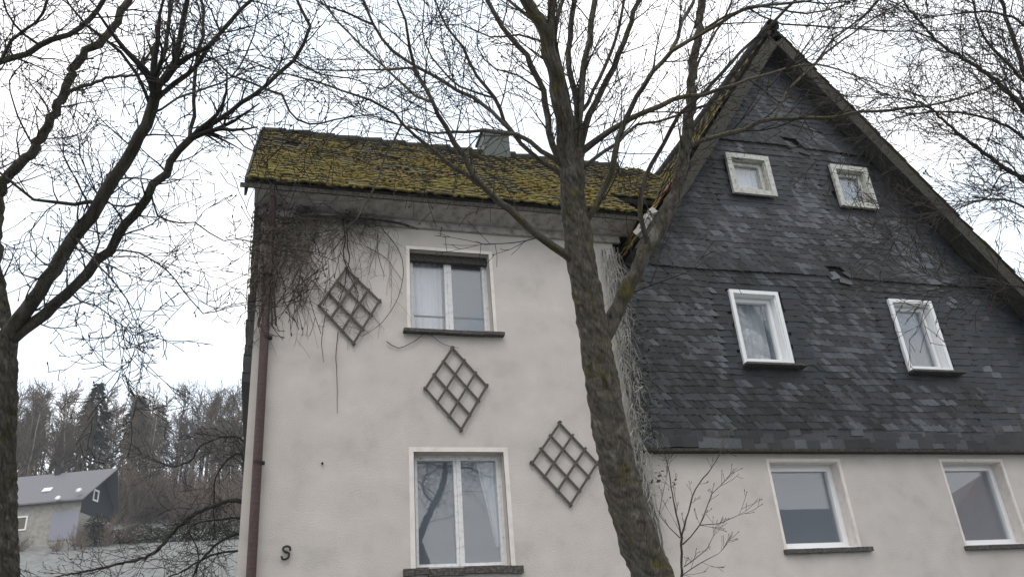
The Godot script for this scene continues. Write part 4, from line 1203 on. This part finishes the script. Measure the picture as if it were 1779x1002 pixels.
	for k in 420:
		var yy := rng.randf_range(3.4, 7.15)
		strand(mb, Vector3(4.38 + rng.randf_range(-0.13, 0.14), yy, rng.randf_range(0.06, 0.22)), Vector3(rng.randf_range(-0.5, 0.5), -1, 0).normalized(), rng.randf_range(0.2, 0.5), rng.randf_range(0.003, 0.006), o3)
	stuff(wpart(mb, "tangle", M.twig, pc))
	mb = MB.new()
	for k in 150:
		var yy := rng.randf_range(3.6, 6.4)
		var p := Vector3(4.55 + rng.randf_range(-0.1, 0.16) * (1.2 - (yy - 3.6) * 0.2), yy, rng.randf_range(0.12, 0.4))
		leaf(mb, p, rng.randf_range(0.02, 0.04), Color(0.035, 0.045, 0.025) * rng.randf_range(0.6, 1.5))
	stuff(wpart(mb, "leaves", M.leaf, pc))

func leaf(mb: MB, p: Vector3, s: float, col: Color) -> void:
	var d := Vector3(rng.randf_range(-1, 1), rng.randf_range(-1, 0.4), rng.randf_range(-0.3, 1)).normalized()
	var e := perp(d) * s * 0.6
	mb.tri(p, p + d * s + e, p + d * s * 2.0, col)
	mb.tri(p, p + d * s * 2.0, p + d * s - e, col)

# ---------------------------------------------------------------- near trees
func build_trees() -> void:
	bare_tree("bare_tree", "leaning grey brown tree trunk with spreading bare limbs before the house front", "tree", CENTRE_LIMBS, {
		seed = 41, bark = Color(0.108, 0.094, 0.076), moss = Color(0.095, 0.086, 0.028), moss_at = 0.27, lichen = Color(0.24, 0.23, 0.2), lichen_at = 0.52,
		density = 5.6, length = [0.25, 0.85], ang = [0.5, 0.95], wander = 0.16, rise = 0.1, step = 0.12, thin = 0.0024, levels = 2, kids = [3, 4], col = Color(0.04, 0.034, 0.028), bud = 0.3, rmax = 0.008})
	bare_tree("gnarled_tree", "dark gnarled bare tree forking at the left edge of the view", "tree", LEFT_LIMBS, {
		seed = 42, bark = Color(0.07, 0.063, 0.05), moss = Color(0.05, 0.052, 0.02), moss_at = 0.25, lichen = Color(0.14, 0.14, 0.12), lichen_at = 0.4,
		density = 8.0, length = [0.2, 0.75], ang = [0.6, 1.2], wander = 0.3, rise = 0.05, step = 0.08, thin = 0.003, levels = 2, kids = [2, 4], col = Color(0.03, 0.027, 0.022), bud = 0.3, rmax = 0.01, wob = 0.02, free = true})
	bare_tree("twiggy_tree", "fine twigged bare tree reaching in from the right over the gable", "tree", RIGHT_LIMBS, {
		seed = 43, bark = Color(0.06, 0.054, 0.045), moss = Color(0.07, 0.07, 0.03), moss_at = 0.25, lichen = Color(0.14, 0.14, 0.12), lichen_at = 0.45,
		density = 7.5, length = [0.5, 1.3], ang = [0.35, 0.9], wander = 0.22, rise = 0.03, step = 0.14, thin = 0.0036, levels = 2, kids = [3, 6], col = Color(0.045, 0.038, 0.034), bud = 0.25, rmax = 0.01})
	bare_tree("sapling", "thin leafless sapling standing right of the leaning trunk", "sapling", SAPLING_LIMBS, {
		seed = 44, bark = Color(0.11, 0.09, 0.075), moss = Color(0.1, 0.09, 0.05), moss_at = 0.5, lichen = Color(0.2, 0.2, 0.18), lichen_at = 0.6,
		density = 9.0, length = [0.06, 0.22], ang = [0.5, 0.9], wander = 0.2, rise = 0.1, step = 0.06, thin = 0.0018, levels = 1, kids = [2, 2], col = Color(0.1, 0.085, 0.07), bud = 0.6})
	bare_tree("arching_shrub", "bare arching shrub spreading left from behind the house corner", "shrub", SHRUB_LIMBS, {
		seed = 45, bark = Color(0.04, 0.036, 0.03), moss = Color(0.05, 0.05, 0.03), moss_at = 0.4, lichen = Color(0.12, 0.12, 0.1), lichen_at = 0.5,
		density = 7.0, length = [0.4, 1.3], ang = [0.4, 1.0], wander = 0.22, rise = 0.0, step = 0.14, thin = 0.004, levels = 2, kids = [3, 4], col = Color(0.035, 0.03, 0.026), bud = 0.3, free = true})

# ---------------------------------------------------------------- far hillside
func forest_tree(kind: int) -> Array:
	var trunk := MB.new()
	var crown := MB.new()
	var ht := rng.randf_range(14.0, 18.0)
	var pts := PackedVector3Array()
	var rad := PackedFloat32Array()
	var sway := Vector3(rng.randf_range(-0.8, 0.8), 0, rng.randf_range(-0.8, 0.8))
	for k in 9:
		var t := k / 8.0
		pts.append(Vector3(0, t * ht - 0.5, 0) + sway * t * t + Vector3(rng.randf_range(-0.12, 0.12), 0, rng.randf_range(-0.12, 0.12)))
		rad.append(lerpf(0.2, 0.04, t))
	var pale := kind != 2 and rng.randf() < 0.6
	trunk.tube(pts, rad, 6, Color(0.3, 0.28, 0.24) if pale else Color(0.1, 0.085, 0.065))
	var o := {wander = 0.2, rise = 0.12, step = 0.6, thin = 0.022, kids = [4, 5], ang = [0.4, 0.9], col = Color(0.125, 0.1, 0.072)}
	if kind < 2:
		for k in 26:
			var t := rng.randf_range(0.35 if kind == 0 else 0.5, 1.0)
			var p := Vector3(0, t * ht - 0.5, 0) + sway * t * t
			var a := rng.randf() * TAU
			twig(crown, p, Vector3(cos(a), rng.randf_range(0.3, 1.2), sin(a)).normalized(), rng.randf_range(1.8, 3.6) * (1.25 - 0.6 * t), 0.06, 2, o)
	else:
		for k in 520:
			var t := rng.randf_range(0.3, 1.02)
			var a := rng.randf() * TAU
			var rr := ((1.08 - t) * 2.6 + 0.9 * absf(sin(t * 9.0 + sway.x))) * sqrt(rng.randf()) + 0.2
			var p := Vector3(cos(a) * rr, t * ht - rr * 0.35, sin(a) * rr) + sway * t * t
			var d := Vector3(cos(a), -0.4, sin(a)).normalized()
			var e := d.cross(Vector3.UP).normalized() * 0.16
			var cc := Color(0.028, 0.034, 0.02) * rng.randf_range(0.6, 1.5)
			crown.tri(p - d * 0.3 + e, p + d * 0.75, p - d * 0.3 - e, cc)
			crown.tri(p - d * 0.2 + Vector3(0, 0.2, 0), p + d * 0.6, p - d * 0.2 - Vector3(0, 0.2, 0), cc)
	return [trunk.mesh(), crown.mesh(), pale]

func build_background() -> void:
	var protos := []
	for k in 8: protos.append(forest_tree([0, 0, 0, 1, 1, 0, 2, 2][k]))
	var labels := ["bare dark trunked woodland tree standing on the wooded ridge beyond the grey roofed house", "dark conifer standing among the bare trees on the wooded ridge", "bare pale trunked woodland tree standing on the wooded ridge beyond the grey roofed house"]
	for k in 240:
		var z := rng.randf_range(-172.0, -120.0)
		var x := rng.randf_range(-62.0, 22.0)
		var q := rng.randi() % 8
		if q >= 6 and rng.randf() < 0.88: q = rng.randi() % 6
		var con := q >= 6
		var t := thing("conifer" if con else "woodland_tree", labels[1] if con else (labels[2] if protos[q][2] else labels[0]), "tree", Vector3(x, ground_y(x, z), z), "conifers on the ridge" if con else "bare trees on the ridge")
		t.rotation.y = rng.randf() * TAU
		t.scale = Vector3.ONE * rng.randf_range(0.85, 1.2)
		inst(protos[q][0], "trunk", M.bark, t)
		inst(protos[q][1], "crown", M.leaf if con else M.twig, t)
	# brushwood on the slope
	var bush := []
	for v in 4:
		var mb := MB.new()
		var o := {wander = 0.25, rise = 0.1, step = 0.4, thin = 0.016, kids = [4, 5], ang = [0.3, 0.9], col = Color(0.13, 0.1, 0.075) * (0.7 + 0.2 * v)}
		for k in 16:
			var a := rng.randf() * TAU
			twig(mb, Vector3(cos(a) * 0.5, -0.1, sin(a) * 0.5), Vector3(cos(a) * 0.7, 1.0, sin(a) * 0.7).normalized(), rng.randf_range(2.4, 4.6), 0.04, 2, o)
		bush.append(mb.mesh())
	for k in 110:
		var z := rng.randf_range(-132.0, -104.0)
		var x := rng.randf_range(-38.0, 12.0)
		if x < -12.0 and z > -112.0: z -= 14.0
		var t := thing("bare_bush", "leafless brown bush on the slope below the wooded ridge", "bush", Vector3(x, ground_y(x, z), z), "leafless bushes on the slope")
		t.rotation.y = rng.randf() * TAU
		t.scale = Vector3.ONE * rng.randf_range(1.0, 1.7)
		inst(bush[k % 4], "branches", M.twig, t)
	build_far_house()
	var k2 := 0
	for s in [[-27.5, -90.0, 0.6], [-24.2, -89.0, 0.45], [-18.8, -89.5, 0.5], [-16.2, -91.5, 0.75], [-14.0, -92.6, 0.6], [-20.6, -88.5, 0.4]]:
		var t := thing("garden_bush", "small leafless garden bush in front of the grey roofed house", "bush", Vector3(s[0], ground_y(s[0], s[1]), s[1]), "garden bushes by the far house")
		t.rotation.y = k2 * 1.7
		t.scale = Vector3.ONE * s[2]
		inst(bush[k2 % 4], "branches", M.twig, t)
		k2 += 1
	var ev := thing("evergreen_shrub", "dark rounded evergreen shrub in front of the far house gable", "shrub", Vector3(-17.6, ground_y(-17.6, -91.6), -91.6))
	var el := MB.new()
	el.tube(PackedVector3Array([Vector3(-17.6, ev.position.y - 0.2, -91.6), Vector3(-17.5, ev.position.y + 2.4, -91.6)]), PackedFloat32Array([0.12, 0.04]), 6, Color(0.05, 0.04, 0.03))
	wpart(el, "stem", M.twig, ev)
	el = MB.new()
	for k in 1500:
		var d := Vector3(rng.randfn(), rng.randfn(), rng.randfn()).normalized() * pow(rng.randf(), 0.4)
		leaf(el, ev.position + Vector3(d.x * 1.25, 1.9 + d.y * 1.7, d.z * 1.2), rng.randf_range(0.08, 0.16), Color(0.028, 0.034, 0.022) * rng.randf_range(0.6, 1.6))
	stuff(wpart(el, "leaves", M.leaf, ev))
	# clipped hedge along the top of the meadow
	var hg := thing("hedge", "dark green clipped hedge along the top of the meadow right of grey roofed house", "hedge", Vector3(-9.0, ground_y(-9.0, -94.0), -94.0))
	var lv := MB.new()
	for k in 5200:
		var x := rng.randf_range(-17.0, 4.0)
		var zz := -94.0 + rng.randf_range(-0.7, 0.7)
		var yy := ground_y(x, zz) + rng.randf_range(0.0, 1.75 + 0.3 * sin(x * 1.3))
		leaf(lv, Vector3(x, yy, zz), rng.randf_range(0.1, 0.2), Color(0.045, 0.045, 0.018).lerp(Color(0.03, 0.035, 0.015), rng.randf()))
	stuff(wpart(lv, "leaves", M.leaf, hg))
	# the house across the road that the panes mirror
	var nb := thing("neighbour_house", "pinkish house across the road, mirrored in the right ground floor panes", "house", Vector3(40.0, 0, 32.0))
	var mb := MB.new()
	mb.box(Vector3(33, -0.2, 27), Vector3(58, 6.2, 37))
	wpart(mb, "wall", M.pink_wall, nb)
	mb = MB.new()
	mb.quad(Vector3(30.5, 5.6, 26.3), Vector3(58.5, 5.6, 26.3), Vector3(58.5, 12.0, 32), Vector3(43, 12.0, 32))
	mb.quad(Vector3(58.5, 5.6, 37.7), Vector3(30.5, 5.6, 37.7), Vector3(43, 12.0, 32), Vector3(58.5, 12.0, 32))
	mb.tri(Vector3(30.5, 5.6, 37.7), Vector3(30.5, 5.6, 26.3), Vector3(43, 12.0, 32))
	wpart(mb, "roof", M.pink_roof, nb)
	mb = MB.new()
	mb.box(Vector3(14, -0.2, 28), Vector3(32.9, 5.4, 35))
	wpart(mb, "side_wing", M.pink_wall, nb)
	mb = MB.new()
	mb.quad(Vector3(13.5, 5.2, 27.4), Vector3(32.9, 5.2, 27.4), Vector3(32.9, 10.0, 31.5), Vector3(13.5, 10.0, 31.5))
	mb.quad(Vector3(32.9, 5.2, 35.6), Vector3(13.5, 5.2, 35.6), Vector3(13.5, 10.0, 31.5), Vector3(32.9, 10.0, 31.5))
	mb.tri(Vector3(13.5, 5.2, 35.6), Vector3(13.5, 5.2, 27.4), Vector3(13.5, 10.0, 31.5))
	wpart(mb, "wing_roof", M.far_roof, nb)

func build_far_house() -> void:
	var base := Vector3(-22.3, ground_y(-22.3, -96.0), -96.0)
	var h := thing("grey_roofed_house", "small distant house with grey roof and dark slate gable below the wooded ridge", "house", base)
	h.rotation.y = deg_to_rad(-20.0)
	h.scale = Vector3.ONE * 0.92
	# local: ridge along x, eaves side towards +z
	var L := 4.6
	var D := 3.6
	var ye := 4.5
	var yr := 8.4
	var mb := MB.new()
	mb.box(Vector3(-L, -3, -D), Vector3(L, ye, D))
	part(mb, "wall", M.far_wall, h)
	mb = MB.new()
	mb.box(Vector3(1.2, -0.5, D + 0.02), Vector3(L - 0.02, 2.9, D + 0.06))
	part(mb, "blue_panel", M.blue_wall, h)
	mb = MB.new()
	mb.tri(Vector3(-L, ye, -D), Vector3(-L, ye, D), Vector3(-L, yr - 0.15, 0))
	part(mb, "gable", M.far_wall, h)
	mb = MB.new()
	mb.tri(Vector3(L + 0.03, ye, -D), Vector3(L + 0.03, ye, D), Vector3(L + 0.03, yr - 0.15, 0))
	mb.box(Vector3(L, 2.6, -D), Vector3(L + 0.06, ye, D))
	part(mb, "gable", M.far_dark, h)
	mb = MB.new()
	var o := 0.7
	for s in [-1, 1]:
		var e := Vector3(0, ye - o * 0.9, s * (D + o))
		var a := Vector3(-L - 0.5, 0, 0)
		var b := Vector3(L + 0.5, 0, 0)
		var ta := Vector3(-L - 2.2, yr, 0)
		var tb := Vector3(L + 1.9, yr, 0)
		var th := Vector3(0, 0.18, 0)
		mb.quad(e + a, e + b, tb, ta)
		mb.quad(e + a + th, e + b + th, tb + th, ta + th)
		mb.quad(e + a, e + b, e + b + th, e + a + th)
		mb.quad(e + b, tb, tb + th, e + b + th)
		mb.quad(e + a, ta, ta + th, e + a + th)
	var roof := part(mb, "roof", M.far_roof, h)
	mb = MB.new()
	mb.box(Vector3(-1.5, yr - 0.6, -0.4), Vector3(-0.8, yr + 0.9, 0.3))
	part(mb, "chimney", M.far_dark, roof)
	mb = MB.new()
	var sd := Vector3(0, yr - (ye - o * 0.9), -(D + o)).normalized()
	var nn := Vector3.RIGHT.cross(sd)
	mb.box(Vector3(-0.55, 0, 0), Vector3(0.55, 0.75, 0.1), Color.WHITE, Transform3D(Basis(Vector3.RIGHT, sd, nn), Vector3(-0.6, lerpf(ye - o * 0.9, yr, 0.34) + 0.2, (D + o) * 0.66)))
	part(mb, "skylight", M.far_pale, roof)
	for w in [[-2.6, 1.0, 1.8, 1.7]]:
		mb = MB.new()
		ring(mb, w[0] - w[2] / 2, w[0] + w[2] / 2, w[1], w[1] + w[3], 0.18, D - 0.05, D + 0.12)
		var fr := part(mb, "window", M.far_pale, h)
		mb = MB.new()
		mb.box(Vector3(w[0] - w[2] / 2 + 0.18, w[1] + 0.18, D + 0.01), Vector3(w[0] + w[2] / 2 - 0.18, w[1] + w[3] - 0.18, D + 0.05))
		part(mb, "pane", M.far_shutter, fr)
	mb = MB.new()
	ring(mb, -0.6, 0.6, 4.4, 5.8, 0.2, -0.05, 0.08)
	var gw := part(mb, "window", M.far_pale, h)
	gw.transform = Transform3D(Basis(Vector3.UP, PI / 2), Vector3(L + 0.05, 0, 0.9))
	for d in [[2.2, 4.1, D + 0.9], [4.4, 4.9, D + 0.5]]:
		mb = MB.new()
		mb.tube(PackedVector3Array([Vector3(d[0], d[1], d[2]), Vector3(d[0], d[1] + 0.05, d[2] + 0.06), Vector3(d[0], d[1] + 0.12, d[2] + 0.2)]), PackedFloat32Array([0.02, 0.26, 0.4]), 12, Color.WHITE, 0.0, true)
		part(mb, "satellite_dish", M.far_pale, h)
